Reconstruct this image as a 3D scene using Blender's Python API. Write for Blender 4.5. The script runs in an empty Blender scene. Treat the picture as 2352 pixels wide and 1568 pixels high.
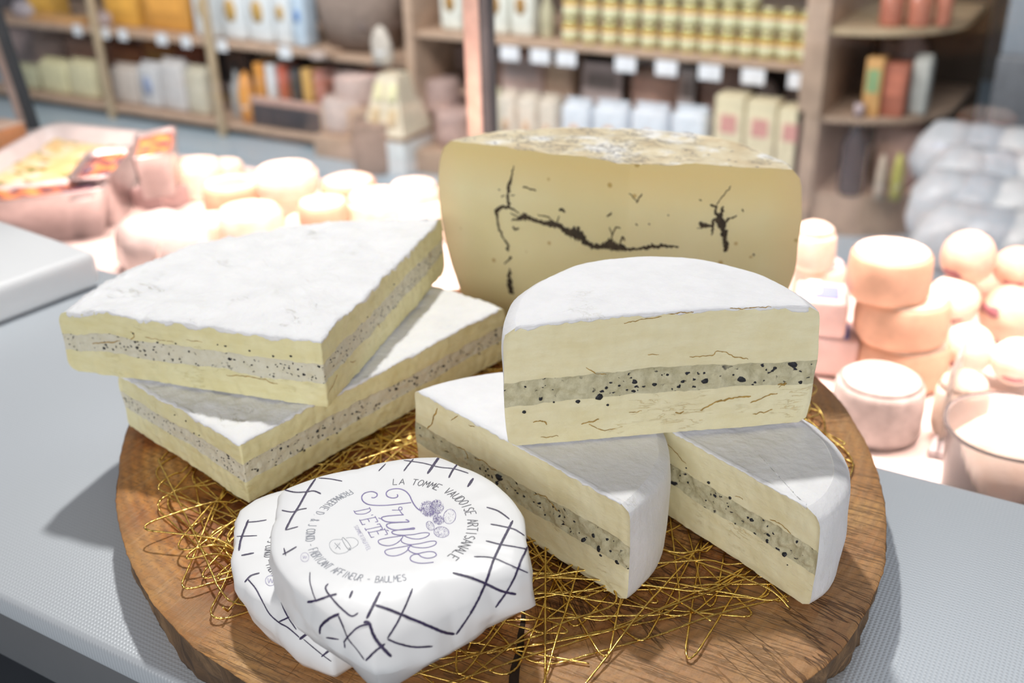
import bpy, bmesh, math, random
from mathutils import Vector, Matrix, noise
from mathutils.bvhtree import BVHTree
random.seed(7)
PI = math.pi
SC = bpy.context.scene
COL = SC.collection

# ------------------------------------------------------------------ camera
F = 2450.0; CX, CY = 1176.0, 784.0
CZ = 1.377                     # eye height above the shop floor
_p, _r = math.radians(26.5), math.radians(1.5)
_n = Vector((math.sin(_r)/math.tan(_p), -math.cos(_r)/math.tan(_p), -1)).normalized()
_d = Vector(((-3450-CX)/F, (320+CY)/F, -1)); _d = (_d - _n*_d.dot(_n)).normalized()
_X = -_d; _Z = -_n; _Y = _Z.cross(_X)
RC = Matrix((_X, _Y, _Z))
CAMP = Vector((0, 0, CZ))
cam = bpy.data.cameras.new('camera'); camo = bpy.data.objects.new('camera', cam); COL.objects.link(camo)
camo.matrix_world = Matrix.Translation(CAMP) @ RC.to_4x4()
cam.sensor_width = 36; cam.lens = F/2352*36; cam.clip_start = .01; cam.clip_end = 60
cam.dof.use_dof = True; cam.dof.focus_distance = .378; cam.dof.aperture_fstop = 9.5
SC.camera = camo

# ------------------------------------------------------------------ light
vs = SC.view_settings
vs.view_transform = 'Standard'; vs.look = 'None'; vs.gamma = 1; vs.use_curve_mapping = False; vs.exposure = 0.0
W = bpy.data.worlds.new('shop_air'); SC.world = W; W.use_nodes = True
W.node_tree.nodes['Background'].inputs[0].default_value = (.95, .93, 1, 1)
W.node_tree.nodes['Background'].inputs[1].default_value = .17

def area(name, loc, target, size, power, color, size_y=None, spread=None):
    l = bpy.data.lights.new(name, 'AREA'); l.energy = power; l.color = color
    l.shape = 'RECTANGLE' if size_y else 'DISK'; l.size = size
    if size_y: l.size_y = size_y
    if spread: l.spread = math.radians(spread)
    o = bpy.data.objects.new(name, l); COL.objects.link(o); o.location = loc
    o.rotation_euler = (Vector(target)-Vector(loc)).to_track_quat('-Z', 'Y').to_euler()
    return o
# halogen spot above the counter: comes from behind and a little left
KC = Vector((-.2, .32, 1.13)); KD = Vector((-.36, .46, 1)).normalized()
sp = bpy.data.lights.new('counter_spotlight', 'SPOT'); sp.energy = 50; sp.color = (1, .985, .95)
sp.shadow_soft_size = .035; sp.spot_size = math.radians(52); sp.spot_blend = .5
so = bpy.data.objects.new('counter_spotlight', sp); COL.objects.link(so); so.location = KC + KD*1.35
so.rotation_euler = (-KD).to_track_quat('-Z', 'Y').to_euler()
area('front_fill', (.40, -1.6, 1.85), (-.25, .4, 1.12), 3.0, 30, (1, .99, .97), .9)  # added soft fill from the camera side, brightens the cut faces
area('case_lamp', (-.25, .74, 1.62), (-.25, .76, 1.0), 1.5, 7.6, (1, .70, .61), .06, 62)
area('shelf_fill', (-2.6, 1.9, 2.3), (-2.6, 3.8, .3), 4.2, 120, (1, .95, .92), .5)  # added fill over the aisle, aimed to reach goods under the shelves
area('freezer_lamp', (0.3, 2.4, 2.9), (0.1, 3.0, .4), 1.2, 12, (.86, .93, 1), .5)

# ------------------------------------------------------------------ helpers
def ray(px, py):
    return RC @ Vector(((px-CX)/F, -(py-CY)/F, -1))
def PZ(px, py, z):
    r = ray(px, py); return CAMP + r*((z-CZ)/r.z)
def PY(px, py, Y):
    r = ray(px, py); return CAMP + r*(Y/r.y)
def depth(P):
    return -(RC.transposed() @ (Vector(P)-CAMP)).z

def tag(o, label, cat, group=None, kind=None):
    if label: o['label'] = label
    if cat: o['category'] = cat
    if group: o['group'] = group
    if kind: o['kind'] = kind
    return o
def empty(name, loc, label, cat, group=None, rz=0):
    o = bpy.data.objects.new(name, None); COL.objects.link(o); o.location = loc; o.rotation_euler = (0, 0, rz)
    o.empty_display_size = .02
    return tag(o, label, cat, group)
def link(name, verts, faces, m, parent=None, smooth=True, loc=None, mats=None, fm=None):
    me = bpy.data.meshes.new(name); me.from_pydata([tuple(v) for v in verts], [], faces)
    for mm in (mats or [m]): me.materials.append(mm)
    if fm: me.polygons.foreach_set('material_index', fm)
    me.polygons.foreach_set('use_smooth', [smooth]*len(me.polygons)); me.update()
    o = bpy.data.objects.new(name, me); COL.objects.link(o)
    if parent: o.parent = parent
    if loc is not None: o.location = loc
    return o
class MB:
    def __init__(s): s.v = []; s.f = []
    def add(s, v, f):
        n = len(s.v); s.v += [Vector(x) for x in v]; s.f += [tuple(i+n for i in q) for q in f]; return s
    def box(s, c, d, rz=0, bev=0, seg=2, rx=0, taper=1):
        bm = bmesh.new(); bmesh.ops.create_cube(bm, size=1)
        for v in bm.verts:
            k = taper if v.co.z < 0 else 1
            v.co = Vector((v.co.x*d[0]*k, v.co.y*d[1]*k, v.co.z*d[2]))
        if bev: bmesh.ops.bevel(bm, geom=list(bm.edges), offset=bev, segments=seg, affect='EDGES', profile=.5)
        M = Matrix.Translation(c) @ Matrix.Rotation(rz, 4, 'Z') @ Matrix.Rotation(rx, 4, 'X')
        bm.verts.index_update(); s.add([M @ v.co for v in bm.verts], [[v.index for v in q.verts] for q in bm.faces]); bm.free(); return s
    def lathe(s, prof, c=(0, 0, 0), n=32, sx=1, sy=1, wob=0, sd=0):
        v = []; f = []
        for r, z in prof:
            for i in range(n):
                a = 2*PI*i/n; k = 1+wob*noise.noise(Vector((math.cos(a)*1.5+sd, math.sin(a)*1.5, z*25)))
                v.append((c[0]+r*k*sx*math.cos(a), c[1]+r*k*sy*math.sin(a), c[2]+z))
        for j in range(len(prof)-1):
            for i in range(n):
                f.append((j*n+i, j*n+(i+1) % n, (j+1)*n+(i+1) % n, (j+1)*n+i))
        f.append(tuple(range(n-1, -1, -1))); m = (len(prof)-1)*n; f.append(tuple(range(m, m+n)))
        return s.add(v, f)
    def tube(s, pts, r, n=6, twist=0):
        v = []; f = []; L = len(pts); ang = 0; up = Vector((0, 0, 1))
        for i, p in enumerate(pts):
            t = (pts[min(i+1, L-1)]-pts[max(i-1, 0)])
            t = t.normalized() if t.length > 1e-9 else Vector((1, 0, 0))
            a = t.cross(up); a = a.normalized() if a.length > 1e-3 else Vector((1, 0, 0)); b = a.cross(t)
            rr = r[i] if isinstance(r, list) else r
            for k in range(n):
                q = 2*PI*k/n+ang; v.append(p+(a*math.cos(q)+b*math.sin(q))*rr)
            ang += twist
        for i in range(L-1):
            for k in range(n):
                f.append((i*n+k, i*n+(k+1) % n, (i+1)*n+(k+1) % n, (i+1)*n+k))
        f.append(tuple(range(n-1, -1, -1))); f.append(tuple(range((L-1)*n, L*n)))
        return s.add(v, f)
    def build(s, name, m, parent=None, smooth=True, loc=None):
        return link(name, s.v, s.f, m, parent, smooth, loc)
def catmull(P, step=6):
    out = []; n = len(P)
    for i in range(n-1):
        a, b, c, d = P[max(i-1, 0)], P[i], P[i+1], P[min(i+2, n-1)]
        for k in range(step):
            t = k/step
            out.append([.5*((2*b[j])+(-a[j]+c[j])*t+(2*a[j]-5*b[j]+4*c[j]-d[j])*t*t+(-a[j]+3*b[j]-3*c[j]+d[j])*t**3) for j in range(len(b))])
    out.append(list(P[-1])); return out

# ------------------------------------------------------------------ materials
class NT:
    def __init__(s, name):
        s.m = bpy.data.materials.new(name); s.m.use_nodes = True; s.t = s.m.node_tree
        s.b = s.t.nodes['Principled BSDF']; s.tc = s.t.nodes.new('ShaderNodeTexCoord')
        s.co = s.tc.outputs['Object']
    def n(s, typ, ins=None, **kw):
        x = s.t.nodes.new('ShaderNode'+typ)
        for k, v in kw.items(): setattr(x, k, v)
        for k, v in (ins or {}).items():
            if isinstance(v, bpy.types.NodeSocket): s.t.links.new(v, x.inputs[k])
            else: x.inputs[k].default_value = v
        return x
    def noise(s, scale, detail=3, rough=.5, co=None, dist=0):
        return s.n('TexNoise', {'Vector': co or s.co, 'Scale': scale, 'Detail': detail, 'Roughness': rough, 'Distortion': dist}).outputs['Fac']
    def stretch(s, sc, rot=(0, 0, 0)):
        return s.n('Mapping', {'Vector': s.co, 'Scale': sc, 'Rotation': rot}).outputs[0]
    def ramp(s, fac, stops):
        r = s.n('ValToRGB', {'Fac': fac}); e = r.color_ramp.elements
        e[0].position, e[0].color = stops[0][0], col4(stops[0][1]); e[1].position, e[1].color = stops[-1][0], col4(stops[-1][1])
        for p, c in stops[1:-1]:
            q = e.new(p); q.color = col4(c)
        return r.outputs[0]
    def mix(s, fac, a, b, mode='MIX'):
        x = s.t.nodes.new('ShaderNodeMix'); x.data_type = 'RGBA'; x.blend_type = mode
        for i, v in ((0, fac), (6, a), (7, b)):
            if isinstance(v, bpy.types.NodeSocket): s.t.links.new(v, x.inputs[i])
            else: x.inputs[i].default_value = v if i == 0 else col4(v)
        return x.outputs[2]
    def math(s, op, a, b=0, clamp=False):
        x = s.n('Math', operation=op, use_clamp=clamp)
        for i, v in ((0, a), (1, b)):
            if isinstance(v, bpy.types.NodeSocket): s.t.links.new(v, x.inputs[i])
            else: x.inputs[i].default_value = v
        return x.outputs[0]
    def bump(s, h, dist=.0005, strength=.6, nrm=None):
        i = {'Height': h, 'Distance': dist, 'Strength': strength}
        if nrm: i['Normal'] = nrm
        return s.n('Bump', i).outputs[0]
    def set(s, col=None, rough=None, normal=None, **kw):
        for k, v in (('Base Color', col), ('Roughness', rough), ('Normal', normal)):
            if v is None: continue
            if isinstance(v, bpy.types.NodeSocket): s.t.links.new(v, s.b.inputs[k])
            else: s.b.inputs[k].default_value = col4(v) if k == 'Base Color' else v
        for k, v in kw.items():
            k = k.replace('_', ' ')
            if k in s.b.inputs:
                if isinstance(v, bpy.types.NodeSocket): s.t.links.new(v, s.b.inputs[k])
                else: s.b.inputs[k].default_value = v
        return s.m
def col4(c):
    return (c, c, c, 1) if isinstance(c, (int, float)) else tuple(c)+((1,) if len(c) == 3 else ())
def simple(name, c, rough=.5, var=.12, scale=30, bump=0, metal=0, **kw):
    t = NT(name); f = t.noise(scale, 4)
    c2 = tuple(max(0, x*(1-var*2)) for x in c)
    nm = t.bump(f, bump, .6) if bump else None
    return t.set(t.ramp(f, [(.3, c2), (.65, c)]), rough, nm, Metallic=metal, **kw)
def sss(t, w=.15, r=(.004, .003, .0015)):
    t.b.inputs['Subsurface Weight'].default_value = w; t.b.inputs['Subsurface Radius'].default_value = r; t.b.inputs['Subsurface Scale'].default_value = 1

def m_rind(name, crease=.5, tint=(.93, .935, .94), rel=1.0):
    t = NT(name)
    a = t.noise(60, 6, .6); b = t.noise(420, 4, .6); c = t.noise(900, 2)
    crk = t.noise(1, 5, .65, t.stretch((45, 120, 45), (0, 0, .5)), .8)
    line = t.ramp(t.math('ABSOLUTE', t.math('SUBTRACT', crk, .5)), [(0, 1), (.012, 0)])
    spot = t.ramp(t.noise(38, 2), [(.60, 0), (.68, 1)])
    k = t.math('MULTIPLY', t.math('MULTIPLY', line, spot), crease)
    col = t.mix(k, t.ramp(a, [(.3, tuple(x*.93 for x in tint)), (.6, tint)]), (.62, .58, .40))
    h = t.math('ADD', t.math('MULTIPLY', a, 2.2), t.math('ADD', t.math('MULTIPLY', b, .5), t.math('MULTIPLY', c, .18)))
    h = t.math('SUBTRACT', h, t.math('MULTIPLY', k, .8))
    sss(t, .1)
    return t.set(col, .85, t.bump(h, .0011*rel, .7), Sheen_Weight=.1)
RIND = m_rind('white_mould_rind', .75, (.93, .932, .94), 1.0)
RIND2 = m_rind('smooth_white_rind', .25, (.92, .92, .935), .5)
def m_paste(name, c1, c2, crack=.7, crackcol=(.62, .42, .10), fine=1.0, low=None):
    t = NT(name)
    a = t.noise(55, 5, .55); b = t.noise(1, 5, .6, t.stretch((70, 70, 260)))
    col = t.ramp(t.math('MULTIPLY', t.math('ADD', a, b), .5), [(.36, c2), (.6, c1)])
    cr = t.noise(1, 4, .55, t.stretch((80, 80, 420)), .5)
    line = t.ramp(t.math('ABSOLUTE', t.math('SUBTRACT', cr, .5)), [(0, 1), (.008, 1), (.02, 0)])
    msk = t.ramp(t.noise(60, 3, .5), [(.55, 0), (.62, 1)])
    if low is not None:      # the crumbly lower half carries more cracks
        z = t.n('SeparateXYZ', {'Vector': t.co}).outputs[2]
        msk = t.math('MULTIPLY', msk, t.ramp(t.math('MULTIPLY', z, 1/low), [(.75, 1), (1, .12)]))
    k = t.math('MULTIPLY', t.math('MULTIPLY', line, msk), crack)
    col = t.mix(k, col, crackcol)
    g = t.noise(600, 3, .6)
    h = t.math('ADD', t.math('MULTIPLY', b, 1.0), t.math('MULTIPLY', g, .35*fine))
    h = t.math('SUBTRACT', h, t.math('MULTIPLY', k, 2.0))
    sss(t, .12)
    return t.set(col, .5, t.bump(h, .0007, .55), Specular_IOR_Level=.3)
PASTE_B = m_paste('soft_brie_paste', (.88, .83, .52), (.80, .73, .40), .35, (.66, .55, .16))
PASTE_C = m_paste('firm_cream_paste', (.89, .83, .57), (.82, .74, .46), .35, (.62, .40, .08), 1, .02)
def m_truffle(name, base, base2, sz=420, amt=.5, dark=(.015, .018, .022), big=True):
    t = NT(name)
    a = t.noise(260, 5, .65)
    col = t.ramp(a, [(.35, base2), (.62, base)])
    def specks(scale, r, keep, stretchv=(1, 1, 1), rot=(0, 0, 0)):
        co = t.n('Mapping', {'Vector': t.co, 'Scale': stretchv, 'Rotation': rot}).outputs[0]
        dn = t.n('TexNoise', {'Vector': co, 'Scale': scale*1.3, 'Detail': 2}).outputs['Color']
        mx = t.n('VectorMath', {0: dn, 1: (.5, .5, .5)}, operation='SUBTRACT').outputs[0]
        mx = t.n('VectorMath', {0: mx, 'Scale': 1.3/scale}, operation='SCALE').outputs[0]
        co = t.n('VectorMath', {0: co, 1: mx}, operation='ADD').outputs[0]
        v = t.n('TexVoronoi', {'Vector': co, 'Scale': scale})
        near = t.ramp(v.outputs['Distance'], [(r*.75, 1), (r, 0)])
        rnd = t.n('SeparateColor', {'Color': v.outputs['Color']}).outputs[0]
        return t.math('MULTIPLY', near, t.math('GREATER_THAN', rnd, 1-keep))
    k = t.math('MAXIMUM', specks(sz, .33, amt, (1, 1, 1.4)), specks(sz*.55, .22, amt*.55, (1.3, .8, 1), (.4, .3, .8)))
    if big: k = t.math('MAXIMUM', k, specks(sz*.3, .24, amt*.5))
    clump = t.ramp(t.noise(75, 2), [(.36, 0), (.46, 1)]); k = t.math('MULTIPLY', k, clump)
    col = t.mix(k, col, dark)
    h = t.math('ADD', a, t.math('MULTIPLY', k, .5)); sss(t, .08)
    return t.set(col, .55, t.bump(h, .0011, .7), Specular_IOR_Level=.3)
TRUF_B = m_truffle('speckled_truffle_cream', (.77, .74, .60), (.72, .68, .52), 520, .42, big=False)
TRUF_C = m_truffle('grey_truffle_filling', (.66, .62, .43), (.50, .46, .29), 400, .26, (.02, .022, .035))
PEC_OFF = 0.0
def m_pecorino():
    t = NT('ivory_pressed_paste')
    a = t.noise(18, 4); col = t.ramp(a, [(.35, (.76, .68, .38)), (.65, (.82, .75, .46))])
    v = t.n('TexVoronoi', {'Vector': t.co, 'Scale': 150}); rnd = t.n('SeparateColor', {'Color': v.outputs['Color']}).outputs[0]
    k = t.math('MULTIPLY', t.ramp(v.outputs['Distance'], [(.14, 1), (.24, 0)]), t.math('GREATER_THAN', rnd, .93))
    sp_ = t.n('SeparateXYZ', {'Vector': t.co}); near = t.ramp(sp_.outputs[2], [(.074, 0), (.094, 1)])
    lo = t.ramp(sp_.outputs[2], [(.0, .5), (.02, 0)])
    col = t.mix(t.math('MAXIMUM', near, lo), col, (.78, .62, .28))
    sx_ = t.math('ABSOLUTE', t.math('ADD', sp_.outputs[0], PEC_OFF)); rimk = t.ramp(sx_, [(.078, 0), (.098, .9)])
    col = t.mix(rimk, col, (.76, .58, .30))
    col = t.mix(t.math('MULTIPLY', k, .75), col, (.42, .26, .05))
    sss(t, .15, (.008, .005, .002))
    return t.set(col, .42, t.bump(t.noise(180, 4), .0003, .5))
def m_pecrind(side=False):
    t = NT('golden_rind' if side else 'mottled_rind')
    if side:
        col = t.ramp(t.noise(25, 4), [(.35, (.66, .46, .16)), (.65, (.76, .58, .27))])
        return t.set(col, .5, t.bump(t.noise(90, 4), .0006, .5))
    w = t.noise(1, 5, .62, t.stretch((55, 150, 60), (0, 0, .35)), 1.2)
    line = t.ramp(t.math('ABSOLUTE', t.math('SUBTRACT', w, .5)), [(0, 1), (.012, 1), (.028, 0)])
    msk = t.ramp(t.noise(34, 4), [(.46, 0), (.54, 1)])
    col = t.ramp(t.noise(48, 5, .6), [(.34, (.66, .53, .33)), (.5, (.78, .68, .47)), (.62, (.92, .90, .84))])
    v = t.n('TexVoronoi', {'Vector': t.co, 'Scale': 260}); rnd = t.n('SeparateColor', {'Color': v.outputs['Color']}).outputs[0]
    s = t.math('MULTIPLY', t.ramp(v.outputs['Distance'], [(.16, 1), (.26, 0)]), t.math('GREATER_THAN', rnd, .86))
    k = t.math('MAXIMUM', t.math('MULTIPLY', line, msk), s)
    col = t.mix(t.math('MULTIPLY', k, .7), col, (.16, .14, .15))
    return t.set(col, .55, t.bump(t.math('SUBTRACT', t.noise(70, 5, .6), t.math('MULTIPLY', k, .3)), .0012, .7))
PEC = m_pecorino(); PECR = m_pecrind(); PECS = m_pecrind(True)
VEIN = simple('dark_truffle_vein', (.065, .045, .025), .7, .3, 300, .0005)
def m_wood_top():
    t = NT('sawn_log_end')
    rad = t.n('VectorMath', {0: t.n('Mapping', {'Vector': t.co, 'Scale': (1, 1, 0), 'Location': (.02, -.015, 0)}).outputs[0]}, operation='LENGTH').outputs['Value']
    wob = t.math('MULTIPLY', t.math('SUBTRACT', t.noise(9, 3), .5), .03)
    rr = t.math('ADD', rad, wob)
    ring = t.n('TexWave', {'Vector': t.n('CombineXYZ', {0: rr}).outputs[0], 'Scale': 70, 'Distortion': 1.2, 'Detail': 2}, wave_type='BANDS').outputs['Fac']
    big = t.noise(16, 5, .62, None, .8)
    col = t.ramp(big, [(.32, (.22, .055, .010)), (.44, (.48, .16, .030)), (.53, (.68, .29, .065)), (.66, (.80, .45, .14))])
    red = t.ramp(t.noise(7, 3), [(.5, 0), (.62, .6)]); col = t.mix(red, col, (.36, .13, .06))
    rim = t.ramp(rad, [(.10, .08), (.15, .42)])
    col = t.mix(t.math('MULTIPLY', ring, rim), col, (.22, .10, .045))
    fine = t.noise(1, 6, .7, t.stretch((30, 520, 1), (0, 0, -.42)))
    col = t.mix(t.ramp(fine, [(.48, 0), (.62, .5)]), col, (.22, .08, .025))
    cross = t.noise(1, 5, .7, t.stretch((420, 40, 1), (0, 0, .2)))
    col = t.mix(t.ramp(cross, [(.5, 0), (.66, .4)]), col, (.68, .42, .20))
    cut_ = t.noise(1, 4, .6, t.stretch((16, 260, 1), (0, 0, -.42)))
    cutl = t.math('MULTIPLY', t.ramp(t.math('ABSOLUTE', t.math('SUBTRACT', cut_, .5)), [(0, 1), (.01, 1), (.025, 0)]), t.ramp(t.noise(20, 3), [(.5, 0), (.56, 1)]))
    col = t.mix(t.math('MULTIPLY', cutl, .85), col, (.09, .03, .012))
    pore = t.ramp(t.noise(650, 2), [(.36, .5), (.42, 0)]); col = t.mix(pore, col, (.16, .07, .03))
    edge = t.ramp(rad, [(.154, 0), (.165, .5)]); col = t.mix(edge, col, (.50, .30, .14))
    # drying checks that run out from the heart
    sep = t.n('SeparateXYZ', {'Vector': t.co})
    ang = t.math('ARCTAN2', sep.outputs[1], sep.outputs[0])
    spoke = t.n('TexNoise', {'Vector': t.n('CombineXYZ', {0: t.math('MULTIPLY', ang, 26), 1: t.math('MULTIPLY', rad, 14)}).outputs[0], 'Scale': 1, 'Detail': 4}).outputs['Fac']
    chk = t.ramp(t.math('ABSOLUTE', t.math('SUBTRACT', spoke, .5)), [(0, 1), (.008, 1), (.018, 0)])
    chk = t.math('MULTIPLY', chk, t.ramp(t.noise(16, 2), [(.56, 0), (.62, 1)]))
    col = t.mix(t.math('MULTIPLY', chk, .7), col, (.07, .03, .015))
    h = t.math('SUBTRACT', t.math('ADD', t.math('MULTIPLY', t.math('ADD', fine, cross), .5), t.math('MULTIPLY', ring, .2)), t.math('ADD', t.math('MULTIPLY', chk, 1.2), cutl))
    return t.set(col, .45, t.bump(h, .0009, .7), Specular_IOR_Level=.4)
WOODT = m_wood_top()
def m_bark():
    t = NT('dark_bark'); n = t.noise(1, 6, .65, t.stretch((60, 60, 22)), 1)
    return t.set(t.ramp(n, [(.3, (.05, .03, .018)), (.5, (.16, .095, .05)), (.7, (.33, .20, .10))]), .85, t.bump(n, .004, .9))
BARK = m_bark()
t = NT('gold_foil_wire'); GOLD = t.set((.86, .60, .17), .24, t.bump(t.noise(1800, 2), .0002, .5), Metallic=1.0)
def m_counter():
    t = NT('linen_steel')
    w1 = t.n('TexWave', {'Vector': t.co, 'Scale': 190, 'Distortion': .3}, bands_direction='X').outputs['Fac']
    w2 = t.n('TexWave', {'Vector': t.co, 'Scale': 190, 'Distortion': .3}, bands_direction='Y').outputs['Fac']
    h = t.math('MULTIPLY', w1, w2)
    col = t.ramp(t.noise(3, 3), [(.3, (.58, .62, .66)), (.7, (.64, .68, .72))])
    return t.set(col, .42, t.bump(h, .00022, .4), Metallic=.3)
STEEL = m_counter()
DSTEEL = simple('brushed_steel', (.42, .43, .45), .35, .1, 20, 0, .8)
POLY = simple('white_polyethylene', (.86, .87, .88), .5, .02, 12)
PAPER = NT('waxed_white_paper'); _w = PAPER.noise(70, 3, .5)
PAPER = PAPER.set((.92, .925, .935), .38, PAPER.bump(_w, .0005, .35), Specular_IOR_Level=.45)
INK = simple('violet_black_ink', (.045, .03, .10), .5, .2, 200)
INKV = simple('violet_print', (.27, .22, .50), .5, .1, 200)
INKL = simple('pale_violet_print', (.55, .52, .72), .5, .1, 200)
INKG = simple('grey_print', (.16, .16, .19), .5, .1, 200)
INKM = simple('faded_grey_print', (.42, .44, .50), .5, .1, 200)

# ------------------------------------------------------------------ the shop
def struct(name, o):
    o.name = name; o['kind'] = 'structure'; return o
def m_floor():
    t = NT('grey_floor_tiles'); br = t.n('TexBrick', {'Vector': t.co, 'Scale': 1.6, 'Color1': col4((.36, .47, .56)), 'Color2': col4((.40, .51, .60)), 'Mortar': col4((.32, .42, .50)), 'Mortar Size': .008, 'Brick Width': 1, 'Row Height': 1}, offset=0)
    return t.set(t.mix(.35, br.outputs[0], t.ramp(t.noise(2.5, 4), [(.3, (.32, .42, .50)), (.7, (.44, .54, .62))])), .32)
struct('floor', MB().box((-2, 2.6, -.05), (14, 10.4, .1)).build('floor', m_floor(), smooth=False))
struct('wall_back', MB().box((-2, 6.4, 1.5), (14, .2, 3.2)).build('wall_back', simple('brown_grey_wall_paint', (.30, .27, .24), .8), smooth=False))  # plain wall in a dark brown-grey tone

# service counter
ct = empty('service_counter', (-.4, .30, 0), 'grey steel service counter with fine linen texture and straight front edge', 'counter')
MB().box((-.1, .0145, 1.094), (2.6, .259, .012), bev=.0025, seg=3).build('countertop', STEEL, ct)
MB().box((-.1, .035, .545), (2.56, .19, 1.088)).build('front_panel', simple('shaded_kick_panel', (.012, .012, .016), .5), ct, False)  # near-black colour paints in the shade on the counter front
MB().box((-.1, -.101, 1.072), (2.58, .020, .032), bev=.002).build('edge_strip', simple('shaded_edge_steel', (.20, .205, .215), .5, .1, 8, 0, .3), ct)  # steel colour darkened for the shade below the counter lip
# refrigerated display case
dc = empty('display_case', (-.4, .75, 0), 'lit refrigerated display case behind the counter, full of cheeses, with glass front', 'display case')
MB().box((-.1, -.053, .49), (2.6, .505, .98), bev=.004).build('cabinet', simple('case_enamel', (.55, .56, .58), .4, .05), dc)
MB().box((-.1, -.053, .9855), (2.56, .48, .009), bev=.002).build('deck', simple('case_deck_white', (.86, .78, .75), .4, .05), dc)
gm = bpy.data.materials.new('clear_pane'); gm.use_nodes = True; g = gm.node_tree; g.nodes.clear()
go = g.nodes.new('ShaderNodeOutputMaterial'); gx = g.nodes.new('ShaderNodeMixShader'); gt = g.nodes.new('ShaderNodeBsdfTransparent'); gg = g.nodes.new('ShaderNodeBsdfGlossy'); gl = g.nodes.new('ShaderNodeLayerWeight'); gp = g.nodes.new('ShaderNodeMath'); gf = g.nodes.new('ShaderNodeMath')
gp.operation = 'POWER'; gp.inputs[1].default_value = 4; g.links.new(gl.outputs['Facing'], gp.inputs[0]); gf.operation = 'MULTIPLY_ADD'; gf.inputs[1].default_value = .5; gf.inputs[2].default_value = .03; g.links.new(gp.outputs[0], gf.inputs[0])
gt.inputs[0].default_value = (.97, .985, .98, 1); gg.inputs['Roughness'].default_value = .02
g.links.new(gf.outputs[0], gx.inputs[0]); g.links.new(gt.outputs[0], gx.inputs[1]); g.links.new(gg.outputs[0], gx.inputs[2]); g.links.new(gx.outputs[0], go.inputs[0])
GLASS = gm
pa = PZ(62, 292, 1.0); pb = PZ(1103, 420, 1.0)
gy = .94
pxa = PY(62, 292, gy).x; pxb = PY(1098, 300, gy).x
PINKST = simple('polished_case_post', (.80, .62, .54), .3, .1, 60, 0, .4)
for x, ln in ((pxa, -.16), (pxb, 0)):
    Mx = Matrix.Translation((x+.4, gy-.75, .99)) @ Matrix.Rotation(ln, 4, 'Y') @ Matrix.Translation((-x-.4, -gy+.75, -.99))
    q = MB().box((x+.4, gy-.75, 1.25), (.020, .014, .53), bev=.003); q.v = [Mx @ k for k in q.v]; p = q.build('post', PINKST, dc)
    q = MB().box((x+.4+.0155, gy-.75, 1.25), (.010, .016, .53), bev=.002); q.v = [Mx @ k for k in q.v]; q.build('rubber_seal', simple('grey_seal', (.10, .11, .12), .6), p)
MB().box((-.1, gy-.75+.010, 1.25), (2.5, .005, .52)).build('glass_pane', GLASS, dc, False)

# far shelving --------------------------------------------------------------
WOODL = simple('pale_shelf_wood', (.60, .46, .30), .55, .1, 14)
WOODM = simple('tan_shelf_wood', (.54, .38, .28), .55, .12, 14)
BACKP = simple('dark_shelf_back', (.12, .085, .06), .8, .2, 6)
sh = empty('shop_shelving', (-3.0, 3.9, 0), 'long wooden wall shelving stocked with packets and jars, far side of the aisle', 'shelving')
def shp(name, x0, x1, y0, y1, z0, z1, m):
    return MB().box(((x0+x1)/2+3.0, (y0+y1)/2-3.9, (z0+z1)/2), (x1-x0, y1-y0, z1-z0), bev=.004).build(name, m, sh)
shp('plinth', -5.6, -3.14, 3.74, 4.3, 0, .035, simple('plinth_black', (.03, .025, .02), .7))
shp('shelf', -5.6, -3.14, 3.66, 4.3, .035, .06, WOODM)
shp('shelf', -5.6, -3.10, 3.68, 4.3, .415, .44, WOODM)
shp('shelf', -2.62, -.92, 3.68, 4.3, .545, .57, WOODM)
shp('shelf', -2.62, -.92, 3.84, 4.3, .285, .30, WOODM)
shp('shelf', -3.14, -.92, 3.58, 4.3, .0, .10, WOODM)
shp('back_panel', -5.6, -.92, 4.3, 4.34, 0, 1.5, BACKP)
for px in (212, 472):
    x = PY(px, 0, 3.66).x; shp('upright', x-.02, x+.02, 3.635, 3.66, 0, 1.45, WOODL)
shp('upright', -.99, -.91, 3.60, 4.3, 0, 1.5, WOODM)
shp('upright', -2.66, -2.62, 3.66, 4.3, 0, 1.5, WOODM)
# rounded end unit
eu = empty('corner_shelf_unit', (-.91, 3.9, 0), 'rounded wooden end shelf unit at the right end of the shelving', 'shelf unit')
def half_round(name, z0, z1, r, m):
    P = [(0, -.28)] + [(r*math.sin(a)*1.0, -.28+r*(1-math.cos(a))*.9) for a in [i*PI/2/10 for i in range(1, 11)]] + [(r, .38), (0, .38)]
    n = len(P); return MB().add([(x, y, z0) for x, y in P]+[(x, y, z1) for x, y in P], [tuple(range(n-1, -1, -1)), tuple(range(n, 2*n))]+[(i, (i+1) % n, n+(i+1) % n, n+i) for i in range(n)]).build(name, m, eu, False)
half_round('shelf', 0, .15, .40, WOODM); half_round('shelf', .40, .42, .38, WOODM); half_round('shelf', .69, .712, .38, WOODL)
MB().box((.2, .40, .75), (.4, .02, 1.5)).build('back_panel', BACKP, eu, False)

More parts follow.
